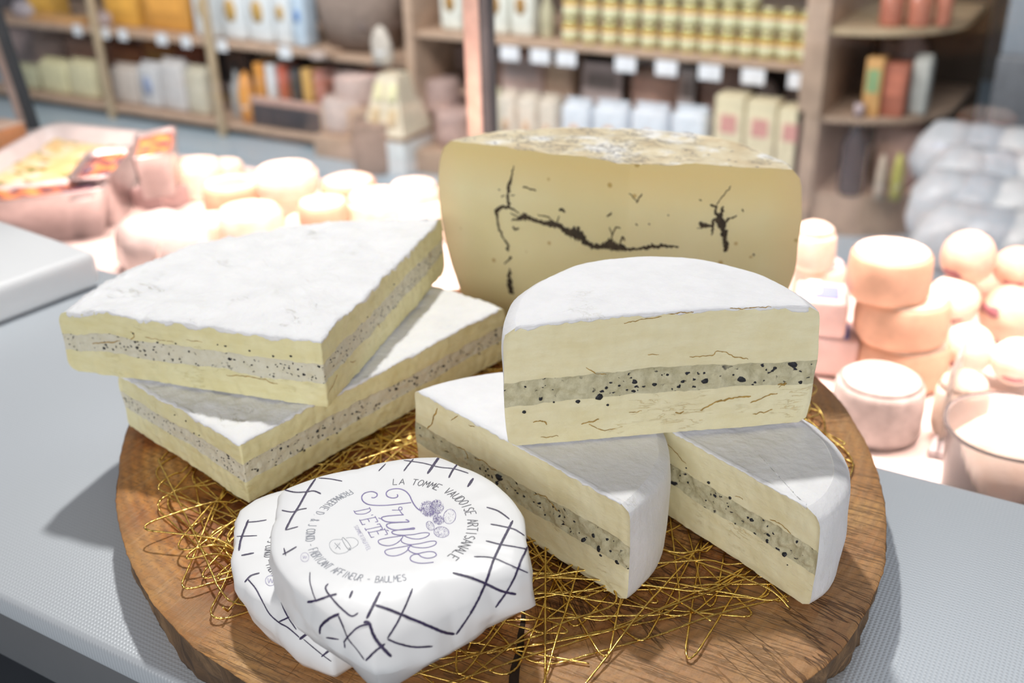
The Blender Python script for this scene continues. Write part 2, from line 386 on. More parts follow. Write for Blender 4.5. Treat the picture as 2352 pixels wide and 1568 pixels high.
KM = {}
def cm(c, rough=.6):
    k = (tuple(c), rough)
    if k not in KM: KM[k] = simple('dyed_%d' % len(KM), c, rough, .1, 25, .002)
    return KM[k]
CREAM = (.80, .72, .52); PINK = (.62, .46, .40); BROWN = (.34, .22, .17); PALEG = (.66, .66, .60); WHITE = (.80, .83, .87); ORANGE = (.78, .34, .07); OLIVE = (.62, .60, .34); DARK = (.04, .045, .05); MAUVE = (.45, .36, .34)
def stock(kind, x0, x1, yt, z, Y, c, label, cat, group=None, d=.12, c2=None, rot=0):
    """goods standing on a shelf whose top is at height z, their front at distance Y"""
    a = PY(x0, 150, Y); b = PY(x1, 150, Y); w = b.x-a.x; x = (a.x+b.x)/2
    zt = PY((x0+x1)/2, yt, Y).z; h = max(zt-z, .03)
    nm = {'bag': 'food_bag', 'box': 'carton', 'wheel': 'round_cheese', 'lump': 'wrapped_parcel', 'crate': 'crate', 'sign': 'price_card', 'bottle': 'bottle', 'basket': 'basket'}[kind]
    o = empty(nm, (x, Y+d/2, z), label, cat, group)
    if kind == 'bag':
        V = []; Fc = []; nx, nz = 10, 12
        bm = MB().box((0, 0, h*.47), (w*.96, d*.8, h*.94), bev=min(w, d, h)*.22, seg=3); bm.build('pouch', cm(c, .4), o)
        MB().box((0, 0, h*.97), (w*.85, .008, h*.06)).build('crimp', cm(tuple(x*.9 for x in c)), o, False)
        if c2: MB().lathe([(.001, -.001), (w*.22, -.001), (w*.22, .001), (.001, .001)], n=20, sy=1.5).build('window_print', cm(c2), o)
        if c2:
            q = o.children[-1]; q.rotation_euler = (PI/2, 0, 0); q.location = (0, -d*.4-.001, h*.5)
    elif kind == 'wheel':
        r = w/2; MB().lathe([(r*.93, 0), (r, h*.15), (r, h*.8), (r*.93, h), (0.001, h)], n=28, wob=.04, sd=x).build('rind', cm(c, .8), o)
        if c2: MB().lathe([(r*.9, h+.0005), (r*.9, h+.004), (.001, h+.004)], n=28).build('top_face', cm(c2, .8), o)
    elif kind == 'lump':
        MB().lathe([(w*.40, 0), (w*.48, h*.25), (w*.44, h*.6), (w*.28, h*.9), (.001, h)], n=18, sy=d/w, wob=.25, sd=x*3).build('wrapping', cm(c, .5), o)
        MB().box((w*.05, -d*.36, h*.42), (w*.4, .004, h*.25), rx=-.25).build('sticker', cm(c2 or WHITE), o, False)
    elif kind == 'crate':
        MB().box((0, 0, h*.2), (w, d, h*.4), bev=.004).build('tray_base', cm(c), o)
        MB().box((0, -d*.5, h*.42), (w, .012, h*.12), bev=.002).box((0, d*.5, h*.42), (w, .012, h*.12)).build('rim', cm(c2 or BROWN), o)
        for i in range(6):
            MB().box((w*(-.42+.168*i), -.01, h*.68), (w*.11, d*.6, h*.55), bev=.006).build('packet', cm([ORANGE, WHITE, (.55, .12, .07), DARK, (.75, .45, .12), (.5, .2, .15)][i]), o)
    elif kind == 'bottle':
        MB().lathe([(w*.45, 0), (w*.5, h*.05), (w*.5, h*.55), (w*.2, h*.72), (w*.17, h*.9)], n=18).build('glass_body', cm(c, .2), o)
        MB().lathe([(w*.2, h*.88), (w*.2, h), (.001, h)], n=14).build('cap', cm(c2 or DARK), o)
    elif kind == 'basket':
        MB().lathe([(w*.38, 0), (w*.46, h*.5), (w*.5, h), (w*.46, h), (w*.42, h*.5), (w*.3, h*.12), (.001, h*.12)], n=24, sy=d/w).build('wicker', cm(c, .9), o)
        MB().lathe([(w*.44, h*.4), (w*.40, h*.95), (w*.2, h*1.15), (.001, h*1.2)], n=18, sy=d/w, wob=.2, sd=x).build('contents', cm(c2 or PINK), o)
    elif kind == 'sign':
        MB().box((0, 0, h/2), (w, .006, h), bev=.001, rx=-.1).build('card', cm(c), o, False)
        MB().box((0, -.0075, h*.55), (w*.7, .002, h*.35), rx=-.1).build('printed_panel', cm(c2 or (.5, .45, .45)), o, False)
    else:
        MB().box((0, 0, h/2), (w, d, h), bev=min(w, h)*.04, rz=rot).build('carton_body', cm(c), o)
        MB().box((0, -d/2-.001, h*.62), (w*.7, .003, h*.4), rz=rot).build('front_print', cm(c2 or tuple(min(1, x*1.3) for x in c)), o, False)
    return o
L0, L1, LJ, LM, LB = .06, .44, .57, .30, .10
S = stock
# left bays, lower shelf: tall goods behind, low goods before
S('lump', 40, 110, 95, L0, 3.95, MAUVE, 'brown wrapped parcel at the back of the lower shelf, far left', 'parcel')
S('box', 85, 150, 92, L0, 3.95, PINK, 'pink carton behind the yellow bags on the lower shelf', 'carton')
S('box', 160, 235, 95, L0, 3.95, (.66, .40, .30), 'salmon carton left of the first pale shelf upright, lower shelf', 'carton')
S('box', 255, 330, 110, L0, 3.95, (.50, .18, .07), 'rust red carton right of the first pale upright', 'carton', None, .12, (.62, .26, .10))
S('box', 335, 405, 98, L0, 3.95, (.58, .24, .07), 'orange brown carton behind the white packets', 'carton', None, .12, (.70, .38, .08))
S('box', 410, 462, 100, L0, 3.95, (.42, .13, .06), 'dark red carton left of the second pale upright', 'carton')
S('bag', 20, 70, 150, L0, 3.70, (.50, .50, .34), 'olive bag at the left end of the lower shelf', 'food bag')
S('bag', 78, 140, 138, L0, 3.70, (.74, .70, .44), 'pale yellow bag, left of the pair on the lower shelf', 'food bag')
S('bag', 142, 205, 140, L0, 3.70, (.77, .72, .47), 'pale yellow bag beside the first pale upright', 'food bag')
S('bag', 240, 300, 150, L0, 3.70, (.62, .55, .50), 'dusty pink packet right of the first pale upright', 'packet')
S('bag', 302, 350, 145, L0, 3.70, (.66, .66, .68), 'grey white packet with blue mark on the lower shelf', 'packet', None, .12, (.35, .42, .62))
S('bag', 352, 408, 138, L0, 3.70, (.68, .66, .66), 'light grey packet, middle of the lower shelf', 'packet')
S('bag', 410, 458, 155, L0, 3.70, (.66, .62, .50), 'beige packet left of the second pale upright', 'packet')
S('bottle', 505, 530, 150, L0, 3.75, (.45, .48, .5), 'grey bottle right of the second pale upright', 'bottle')
S('lump', 528, 562, 165, L0, 3.70, ORANGE, 'small orange packet beside the striped crate', 'packet', None, .08)
S('lump', 560, 690, 105, L0, 4.0, (.40, .32, .22), 'brown loaf shaped parcel behind the striped crate', 'parcel')
S('crate', 565, 730, 150, L0, 3.70, (.05, .05, .06), 'dark crate of orange and red packets on the lower shelf', 'crate', None, .2, (.60, .38, .32))
for i, (px, w, yt, c, Y) in enumerate([(60, 60, 62, (.55, .42, .40), 4.08), (125, 60, 66, (.60, .44, .36), 4.08), (190, 60, 70, (.50, .30, .18), 4.08), (285, 60, 72, (.45, .22, .12), 4.08), (350, 60, 74, (.62, .46, .42), 4.08), (415, 60, 76, (.50, .34, .28), 4.08), (540, 50, 92, (.42, .30, .26), 4.16)]):
    S('box', px-w/2, px+w/2, yt, L0, Y, c, ['mauve carton at the back of the lower shelf, far left', 'salmon carton at the back behind the yellow bags', 'brown carton at the back by the first pale upright', 'rust carton at the back right of the first pale upright', 'pink carton at the back behind the grey packets', 'dusty brown carton at the back left of the second upright', 'brown carton at the back behind the dark crate'][i], 'carton', None, .1)
for i, (a, b, c) in enumerate([(244, 296, (.60, .50, .46)), (300, 352, (.66, .60, .60)), (356, 408, (.60, .46, .42)), (412, 456, (.64, .56, .46))]):
    S('lump', a, b, 176, L0, 3.675-.06, c, ['small pink sachet before the dusty pink packet', 'small grey sachet before the blue marked packet', 'small rosy sachet in the middle of the lower shelf front', 'small beige sachet left of the second pale upright'][i], 'sachet', 'small sachets at the shelf front', .05) if False else None
S('lump', 700, 745, 118, .425, 3.60, (.50, .40, .36), 'small brown loaf on the ledge left of the pale cone', 'parcel', None, .06)
# left bays, upper shelf
S('box', -10, 40, -60, L1, 3.9, (.10, .10, .12), 'black carton in the far left top corner', 'carton')
S('lump', 38, 90, 5, L1, 3.75, (.42, .38, .42), 'grey mauve parcel at the far left of the upper shelf', 'parcel')
S('box', 92, 145, -20, L1, 3.8, (.62, .36, .06), 'amber carton on the upper shelf, left of the dark gap', 'carton')
S('box', 92, 205, 52, L1, 3.72, (.60, .34, .14), 'low orange brown tray on the upper shelf left bay', 'tray', None, .1)
S('lump', 225, 262, 30, L1, 3.75, (.50, .40, .40), 'small mauve packet right of the first pale upright', 'packet')
S('box', 262, 335, -25, L1, 3.8, (.78, .42, .08), 'bright orange carton on the upper shelf', 'carton')
S('box', 350, 450, -30, L1, 3.8, (.72, .36, .08), 'orange carton left of the white bags', 'carton')
for i, (a, b, lab) in enumerate([(452, 510, 'white bag with brown oval, leftmost of the white bags'), (512, 570, 'white bag with brown oval, second of the white bags'), (572, 630, 'white bag with brown oval, third of the white bags'), (632, 672, 'narrow white bag with brown oval, fourth of the white bags')]):
    S('bag', a, b, -45, L1, 3.72, (.78, .82, .85), lab, 'food bag', 'white bags on the upper shelf', .12, (.60, .38, .12))
S('bag', 674, 706, -35, L1, 3.72, (.55, .68, .82), 'narrow light blue bag at the end of the white bags', 'food bag', None, .12, (.15, .30, .65))
# middle bay: baskets, and wheels built in place of glass reflections
M0 = .10
S('basket', 700, 880, -10, .44, 3.75, (.26, .20, .17), 'wide dark wicker basket on the upper level of the middle bay', 'basket', None, .3, (.42, .33, .30))
shp('shelf', -3.14, -2.66, 3.72, 4.3, .40, .425, WOODM).location.z += .0
S('lump', 848, 895, 60, .425, 3.62, (.62, .56, .50), 'small pale cone on the dark basket ledge', 'parcel', None, .05)
for (a, b, yt, zz, Y, c, lab) in [
    (735, 830, 180, .22, 3.66, (.56, .45, .42), 'dusty pink stand-in wheel for reflected cheese, left of the cream pyramid, upper'),
    (700, 790, 235, .10, 3.60, (.60, .50, .47), 'dusty pink stand-in wheel for reflected cheese, low on the ledge left of the pyramid'),
    (760, 850, 290, .0, 3.42, (.34, .24, .19), 'brown stand-in wheel for reflected cheese, on the floor left of the white plinth'),
    (930, 1010, 190, .22, 3.70, (.50, .36, .33), 'rosy brown stand-in wheel for reflected cheese, right of the cream pyramid'),
    (945, 1060, 105, .34, 3.95, (.45, .33, .30), 'brown stand-in wheel for reflected cheese, high behind the case post'),
    (960, 1040, 265, .10, 3.62, (.46, .33, .31), 'brown stand-in wheel for reflected cheese, low right of the cream pyramid'),
    (870, 960, 128, .34, 3.95, (.36, .25, .21), 'dark brown stand-in wheel for reflected cheese, behind the cream pyramid tip'),
    (740, 850, 122, .32, 3.98, (.40, .29, .26), 'dark brown stand-in wheel for reflected cheese, at the back of the middle bay')]:
    S('wheel', a, b, yt, zz, Y, c, lab, 'cheese wheel', 'wheels standing in for reflections in the case glass', .25)
shp('display_step', -3.14, -2.64, 3.86, 4.3, .10, .32, WOODM); shp('display_step', -3.14, -2.64, 3.64, 3.86, .10, .22, WOODM)
# cream pyramid on a white plinth, solid stand-ins for a glass reflection
bp = PZ(885, 400, 0); bw = 118*depth(bp)/F
wp = empty('reflection_plinth', (bp.x, bp.y+bw/2, 0), 'white square plinth standing in for a glass reflection, under the cream pyramid', 'plinth')
ph = PY(885, 312, bp.y).z
MB().box((0, 0, ph/2), (bw, bw, ph-.001), bev=.006).build('plinth_body', cm((.76, .79, .80)), wp)
MB().box((0, 0, ph-.012), (bw*1.02, bw*1.02, .02), bev=.004).build('plinth_edge', cm((.30, .17, .08)), wp)
pt = PY(878, 165, bp.y+bw/2).z
py_ = empty('reflection_pyramid', (bp.x, bp.y+bw/2, ph), 'cream stepped pyramid standing in for a glass reflection, on the white plinth', 'display')
v = []; tb, tt = bw*.48, bw*.22
for z, q in ((0, tb), (pt-ph, tt)): v += [(-q, -q, z), (q, -q, z), (q, q, z), (-q, q, z)]
MB().add(v, [(3, 2, 1, 0), (4, 5, 6, 7), (0, 1, 5, 4), (1, 2, 6, 5), (2, 3, 7, 6), (3, 0, 4, 7)]).build('pyramid_body', cm((.80, .72, .56)), py_, False)
for sx in (-.45, .45):
    for r, zz in enumerate((.30, .72)):
        MB().box((sx*tb*(1-.35*zz), -tb*(1-.54*zz)-.002, (pt-ph)*zz), (tb*.42, .014, (pt-ph)*.30), bev=.004, rx=-.35).build('packet', cm([(.66, .50, .30), (.84, .80, .50)][r]), py_)
# right bays: jars
YJ = 3.70
JG = NT('pale_jar_glass').set((.66, .56, .16), .12, Specular_IOR_Level=.6); JL = cm((.80, .78, .50), .5); JR = cm((.72, .22, .12), .5); JM = simple('jar_lid', (.55, .50, .30), .2, .1, 30, 0, .7)
def jar(x, y, z, lab, grp, proto=[None]):
    if proto[0] is None:
        o = empty('jar', (x, y, z), lab, 'jar', grp)
        MB().lathe([(.029, 0), (.033, .004), (.033, .060), (.027, .070), (.027, .074)], n=18).build('jar_body', JG, o)
        MB().lathe([(.0335, .010), (.0338, .010), (.0338, .048), (.0335, .048)], n=18).build('paper_label', JL, o)
        MB().lathe([(.0336, .048), (.034, .048), (.034, .057), (.0336, .057)], n=18).build('red_band', JR, o)
        MB().lathe([(.029, .072), (.030, .074), (.030, .086), (.027, .088), (.001, .088)], n=18).build('lid', JM, o)
        proto[0] = o; return o
    o = proto[0].copy(); COL.objects.link(o); o.location = (x, y, z); o['label'] = lab; o['group'] = grp
    for ch in proto[0].children:
        c = ch.copy(); COL.objects.link(c); c.parent = o
    return o
for row in range(3):
    for i in range(14):
        x = PY(1300+45.5*i, 100, YJ).x
        if row == 2 and i > 9: continue
        jar(x, YJ+.04+(.006 if row else 0), LJ+.0885*row if row < 2 else LJ+.177, 'small golden jar with red banded label, %s' % ['front row standing on the shelf', 'second tier stacked on the lower jars', 'third tier of jars at the top edge'][row], ['jars, shelf tier', 'jars, second tier', 'jars, third tier'][row])
for i, (a, b) in enumerate([(1010, 1062), (1105, 1165), (1168, 1222)]):
    S('bag', a, b, -60, LJ, 3.72, (.82, .83, .76), ['white bag with brown oval just left of the case post', 'white bag with brown oval just right of the case post', 'white bag with brown oval next to the jar bay'][i], 'food bag', 'white bags beside the jars', .1, (.40, .22, .06))
S('bottle', 1228, 1256, -30, LJ, 3.72, (.55, .52, .36), 'slim olive bottle between the white bags and the jars', 'bottle')
for i, px in enumerate([1110, 1170, 1240, 1300, 1436, 1530, 1630, 1730, 1838]):
    p = PY(px, 120+ (px-1100)*.075, 3.672); o = empty('price_tag', (p.x, 3.674, .545), 'white price tag on the jar shelf edge, tag number %d from the left' % (i+1) if False else ['white price tag under the white bags, nearest the case post', 'white price tag under the right white bag', 'white price tag below the slim olive bottle', 'white price tag under the leftmost jars', 'white price tag under the third and fourth jars', 'white price tag under the middle jars', 'white price tag right of the middle jars', 'wide white price tag under the right jars', 'white price tag under the last jar by the brown upright'][i], 'price tag', 'price tags on the jar shelf')
    MB().box((0, 0, -.028), (.085, .004, .055), bev=.001).build('tag_card', cm((.86, .87, .92)), o, False)
for i, (px, w) in enumerate([(180, .06), (240, .07), (282, .06), (370, .07), (425, .06), (505, .07), (650, .07)]):
    x = PY(px, 80, 3.674).x; o = empty('price_tag', (x, 3.674, .44), ['white price tag on the upper shelf edge left of the first pale upright', 'white price tag just right of the first pale upright', 'small white price tag before the amber carton gap', 'white price tag under the orange carton', 'white price tag left of the white bags', 'white price tag under the second white bag', 'white price tag under the blue bag'][i], 'price tag', 'price tags on the upper shelf')
    MB().box((0, 0, -.012), (w, .004, .055), bev=.001).build('tag_card', cm((.82, .85, .90)), o, False)
# below the jars
S('box', 1110, 1160, 128, LM, 3.88, (.26, .16, .12), 'dark brown carton just right of the case post', 'carton')
S('box', 1150, 1245, 122, LM, 3.86, (.76, .58, .54), 'mauve pink carton under the white bags', 'carton', None, .12, (.66, .56, .56))
S('box', 1250, 1312, 130, LM, 3.88, (.80, .60, .46), 'tan carton left of the tilted card', 'carton')
S('sign', 1322, 1415, 152, LM, 3.845, (.88, .76, .76), 'tilted pinkish price card standing before the brown wheels', 'price card')
S('wheel', 1420, 1560, 178, LM, 3.90, (.74, .54, .48), 'wide rosy brown cheese wheel under the jar shelf', 'cheese wheel', None, .25)
S('sign', 1548, 1585, 165, LM, 3.845, (.88, .80, .80), 'small pale card between the two brown wheels', 'price card')
S('wheel', 1585, 1720, 160, LM, 3.90, (.56, .40, .36), 'dark brown cheese wheel under the jar shelf', 'cheese wheel', None, .25)
S('lump', 1725, 1790, 190, LM, 3.86, (.58, .50, .50), 'grey brown parcel right of the dark wheel', 'parcel')
S('lump', 1795, 1860, 180, LM, 3.86, (.48, .38, .35), 'dark parcel beside the broad brown upright', 'parcel')
for i, (a, b) in enumerate([(1085, 1130), (1132, 1175), (1178, 1225), (1228, 1272)]):
    S('bag', a, b, 205+6*i, LB, 3.62, [(.72, .68, .50), (.74, .66, .56), (.76, .68, .58), (.74, .66, .56)][i], ['cream packet beside the case post, lower row', 'cream packet second in the lower row', 'cream packet third in the lower row', 'cream packet fourth in the lower row'][i], 'packet', 'cream packets on the low ledge', .12, (.68, .46, .30))
for i, (a, b) in enumerate([(1280, 1350), (1354, 1440), (1444, 1535), (1539, 1628)]):
    S('bag', a, b, 232+6*i, LB, 3.62, (.74, .80, .88), ['pale blue packet first from the cream packets', 'pale blue packet second from the cream packets', 'pale blue packet third from the cream packets', 'pale blue packet beside the tall cheese blocks'][i], 'packet', 'pale blue packets on the low ledge', .12, (.72, .42, .24))
for i, (a, b, yt) in enumerate([(1648, 1716, 222), (1722, 1792, 236), (1798, 1860, 252)]):
    o = S('box', a, b, yt, LB, 3.60, (.80, .70, .48), ['tall yellow cheese block with red label, leftmost of three', 'tall yellow cheese block with red label, middle of three', 'tall yellow cheese block with red label, beside the broad brown upright'][i], 'cheese block', 'tall cheese blocks with red labels', .1, (.72, .34, .30))
    o.children[1].scale = (.8, 1, .45); o.children[1].location = (0, 0, .16)
# rounded end unit goods
for i, (a, b) in enumerate([(2000, 2055), (2062, 2120), (2126, 2165)]):
    S('bottle', a, b, -60, .712, 3.70+.03*i, (.55, .20, .14), ['red jar on the top round shelf, leftmost of three', 'red jar on the top round shelf, middle one', 'red jar on the top round shelf, at its right end'][i], 'jar', 'red jars on the round shelf', .07)
S('lump', 2030, 2120, 75, .42, 3.80, (.34, .25, .24), 'dark mauve parcel under the top round shelf', 'parcel', None, .15)
S('box', 1990, 2030, 135, .42, 3.68, (.75, .42, .16), 'orange and green carton on the middle round shelf', 'carton', None, .08, (.30, .45, .22))
S('box', 2034, 2088, 150, .42, 3.70, (.48, .16, .10), 'dark red carton on the middle round shelf', 'carton', None, .1)
S('bag', 2094, 2140, 130, .42, 3.74, (.60, .60, .56), 'pale jar shaped packet on the middle round shelf', 'packet', None, .1)
S('bag', 2092, 2128, 225, .15, 3.85, (.66, .72, .75), 'pale packet on the lower round shelf, back', 'packet', None, .1)
S('wheel', 2020, 2135, 285, .15, 3.74, (.52, .32, .26), 'terracotta cheese wheel on the lower round shelf', 'cheese wheel', None, .2)
S('bottle', 1950, 2012, 245, .15, 3.63, (.035, .035, .045), 'black bottle with pale cap at the foot of the broad upright', 'bottle', None, .07, (.6, .48, .5))
S('box', 2020, 2060, 92, .42, 3.95, (.28, .18, .15), 'dark brown carton at the back of the middle round shelf', 'carton', None, .1)
S('lump', 2060, 2130, 95, .42, 3.95, (.40, .27, .25), 'rosy brown parcel at the back of the middle round shelf', 'parcel', None, .15)
S('box', 2030, 2095, 215, .15, 3.98, (.46, .33, .28), 'brown carton at the back of the lower round shelf', 'carton', None, .1)
S('lump', 2040, 2070, 360, .15, 3.62, (.62, .50, .40), 'small cream packet on the bottom round shelf', 'packet', None, .05)
S('lump', 2078, 2112, 358, .15, 3.64, (.55, .52, .14), 'small olive yellow packet on the bottom round shelf', 'packet', None, .05)
S('bag', 1978, 2016, 350, .15, 3.56+.1, (.58, .46, .40), 'small beige packet on the bottom round shelf', 'packet', None, .05)
# freezer at the right
fz = empty('chest_freezer', (.35, 3.15, 0), 'pale grey open chest freezer at the right, heaped with frosty bags', 'freezer')
FRM = simple('pale_freezer_enamel', (.40, .44, .49), .4, .08, 5)
MB().box((0, .0, .15), (1.4, 1.1, .30), bev=.01).build('tub', FRM, fz)
MB().box((0, .57, .45), (1.5, .05, .40), bev=.01).build('back_rail', simple('dark_rail', (.16, .17, .19), .4), fz)
MB().box((0, .75, .55), (1.5, .30, 1.1), bev=.01).build('rear_cabinet', simple('slate_cabinet', (.27, .31, .36), .5, .1, 4), fz)
MB().box((0, -.56, .31), (1.42, .03, .05), bev=.006).build('front_rail', FRM, fz)
fb = ['top left', 'top middle', 'top right', 'second row left', 'second row middle', 'second row right', 'third row left', 'third row middle', 'third row right', 'front row left', 'front row middle', 'front row right']
for i in range(12):
    r, c = divmod(i, 3); px = 2205+82*c+(r % 2)*34-(r*7); Y = 3.50-.26*r
    X = PY(px, 200+90*r, Y).x; zz = .30
    o = empty('frozen_bag', (X, Y, zz), 'frosted translucent bag of frozen food in the freezer, %s of the heap' % fb[i], 'frozen bag', 'frosty bags in the freezer')
    s = .12
    MB().lathe([(s*.8, 0), (s, .05), (s*.85, .12), (s*.5, .17), (.001, .18)], n=16, wob=.35, sd=i*3.1).build('bag_body', cm([(.60, .62, .66), (.52, .56, .62), (.66, .67, .69)][i % 3], .35), o)
    o.rotation_euler = (0, 0, i*1.7)
    MB().box((0, -s*.55, .11), (s*.7, .01, .05), rx=-.7, bev=.003).build('bag_label', cm((.70, .71, .74), .35), o)

# ------------------------------------------------------------------ goods in the display case
DZ = .99
CW = NT('cream_bloomy_cheese'); CW = CW.set(CW.ramp(CW.noise(60, 4), [(.3, (.80, .66, .52)), (.65, (.90, .82, .72))]), .7, CW.bump(CW.noise(300, 4), .0008, .6))
CP = simple('peach_washed_rind', (.80, .52, .36), .6, .15, 50, .0008); CGY = simple('grey_goat_rind', (.66, .60, .57), .8, .12, 120, .001)
def wheel_px(px, py, w, zt, h, label, m=CW, top=CW, sy=1, dome=0, grp='cheeses heaped in the display case', nm='soft_cheese', hollow=False):
    P = PZ(px, py, zt); r = w/2*depth(P)/F
    o = empty(nm, (P.x, P.y, zt-h), label, 'cheese', grp)
    MB().lathe([(r*.9, 0), (r*.99, h*.15), (r, h*.5), (r*.97, h*.86), (r*.90, h*.97)], n=36, sy=sy, wob=.05, sd=px).build('side_rind', m, o)
    MB().lathe([(r*.901, h*.969), (r*.8, h+dome*.4), (r*.5, h+dome*.8-(.004 if hollow else 0)), (.001, h+dome-(.005 if hollow else 0))], n=36, sy=sy, wob=.05, sd=px).build('top_rind', top, o)
    return o
wheel_px(2050, 572, 190, 1.093, .034, 'peach rimmed round cheese, topmost of the stack of three right of the big wedge', CP)
wheel_px(2078, 672, 210, 1.059, .034, 'peach rimmed round cheese, middle of the stack of three', CP)
wheel_px(2078, 772, 205, 1.025, .034, 'peach rimmed round cheese, lowest of the stack of three', CP)
wheel_px(2025, 868, 205, 1.031, .040, 'grey dusted drum cheese in front of the stack of three', CGY, CGY, dome=.002)
wheel_px(1878, 900, 90, 1.008, .018, 'small flat pink cheese between board rim and grey drum cheese', CP)
wheel_px(1872, 530, 100, 1.065, .03, 'small domed white cheese behind the big wedge, right edge', CW, dome=.008)
wheel_px(1885, 600, 120, 1.035, .045, 'wrapped white cheese under the small domed one', CW, simple('pinkish_wrap', (.80, .70, .72), .4))
def ball(px, py, rp, z, label, m, spots=True):
    P = PZ(px, py, z); r = rp*depth(P)/F
    o = empty('ball_cheese', (P.x, P.y, z-r), label, 'cheese', 'ball shaped cheeses at the right')
    prof = [(max(.0008, r*math.sin(PI*i/14)), r-r*math.cos(PI*i/14)) for i in range(15)]
    MB().lathe(prof, n=28, wob=.06, sd=px).build('rind', m, o)
    b = MB()
    rb = random.Random(int(px)); a = rb.uniform(3.9, 5.4); e = rb.uniform(-.5, .35)
    d = Vector((math.cos(a)*math.cos(e), math.sin(a)*math.cos(e), math.sin(e)))
    b.lathe([(r*.34, -r*.075), (r*.30, -r*.035), (r*.18, .0004), (.0005, .0010)], n=20, sx=1.3, sy=.6, wob=.5, sd=px)
    for vtx in b.v:
        vtx.rotate(d.to_track_quat('Z', 'Y')); vtx += d*r*1.0 + Vector((0, 0, r))
    b.build('dark_blotch', cm((.30, .12, .15)), o)
    return o
CB = simple('peach_ball_rind', (.84, .60, .47), .6, .14, 60, .001)
ball(2225, 590, 62, 1.062, 'round peach ball cheese on the far row, tallest, right of the stack', CB)
ball(2335, 615, 50, 1.05, 'round peach ball cheese at the right picture edge, far row', CB)
ball(2190, 690, 60, 1.030, 'pale ball cheese beside the middle cheese of the stack', CW)
ball(2318, 720, 66, 1.022, 'orange peach ball cheese at the right, second row', CB)
ball(2262, 655, 34, 1.012, 'small dark blotched ball cheese between the larger ones', CB)
ball(2225, 800, 58, 1.014, 'whitish ball cheese behind the clear tub', CW)
ball(2335, 830, 55, 1.012, 'pale ball cheese at the right edge behind the clear tub', CW)
# blue labelled packs
def pack(px, py, w, zt, h, label):
    P = PZ(px, py, zt); s = w*depth(P)/F
    o = empty('cheese_pack', (P.x, P.y, zt-h), label, 'pack', 'blue labelled packs in the case')
    MB().box((0, 0, h/2), (s, s, h), bev=.003, rz=.25).build('pack_body', simple('pack_pink', (.78, .62, .60), .4), o)
    MB().box((s*.1, -s*.05, h+.0004), (s*.45, s*.6, .0008), rz=.25).build('blue_label', cm((.16, .22, .62)), o, False)
    MB().box((-s*.2, s*.1, h+.0006), (s*.25, s*.6, .001), rz=.25).build('white_label', cm((.85, .82, .88)), o, False)
pack(1890, 668, 118, 1.052, .030, 'square pack with blue label, upper of the two right of the big wedge')
pack(1910, 755, 125, 1.022, .030, 'square pack with blue label, lower of the two, nearest the half wheel')
# clear tub front right
P = PZ(2330, 985, 1.05); r = 150*depth(P)/F
tb_ = empty('plastic_tub', (P.x, P.y, DZ), 'clear round plastic tub of white cheese at the right edge', 'tub')
CLR = NT('clear_plastic').set((.95, .93, .93), .08, Transmission_Weight=.9, IOR=1.2)
MB().lathe([(r*.86, 0), (r*.97, .058), (r*1.03, .060), (r*1.03, .063), (r*.955, .061), (r*.845, .002), (.001, .002)], n=48).build('tub_wall', CLR, tb_)
MB().lathe([(r*.82, .003), (r*.9, .045), (r*.6, .058), (.001, .066)], n=32, wob=.12).build('cheese_filling', CW, tb_)
P = PZ(2155, 1040, DZ+.002)
dv = empty('plastic_divider', (P.x, P.y+.02, DZ), 'upright clear plastic divider left of the round tub', 'divider')
MB().box((0, 0, .032), (.003, .05, .064), bev=.001).build('divider_sheet', CLR, dv, False)
MB().box((0, 0, .003), (.012, .05, .006), bev=.001).build('divider_foot', cm((.75, .72, .74)), dv, False)
P = PZ(2205, 905, 1.03)
wheel_px(2215, 885, 120, 1.030, .035, 'white lumpy fresh cheese behind the clear divider', CW, CW, dome=.01)
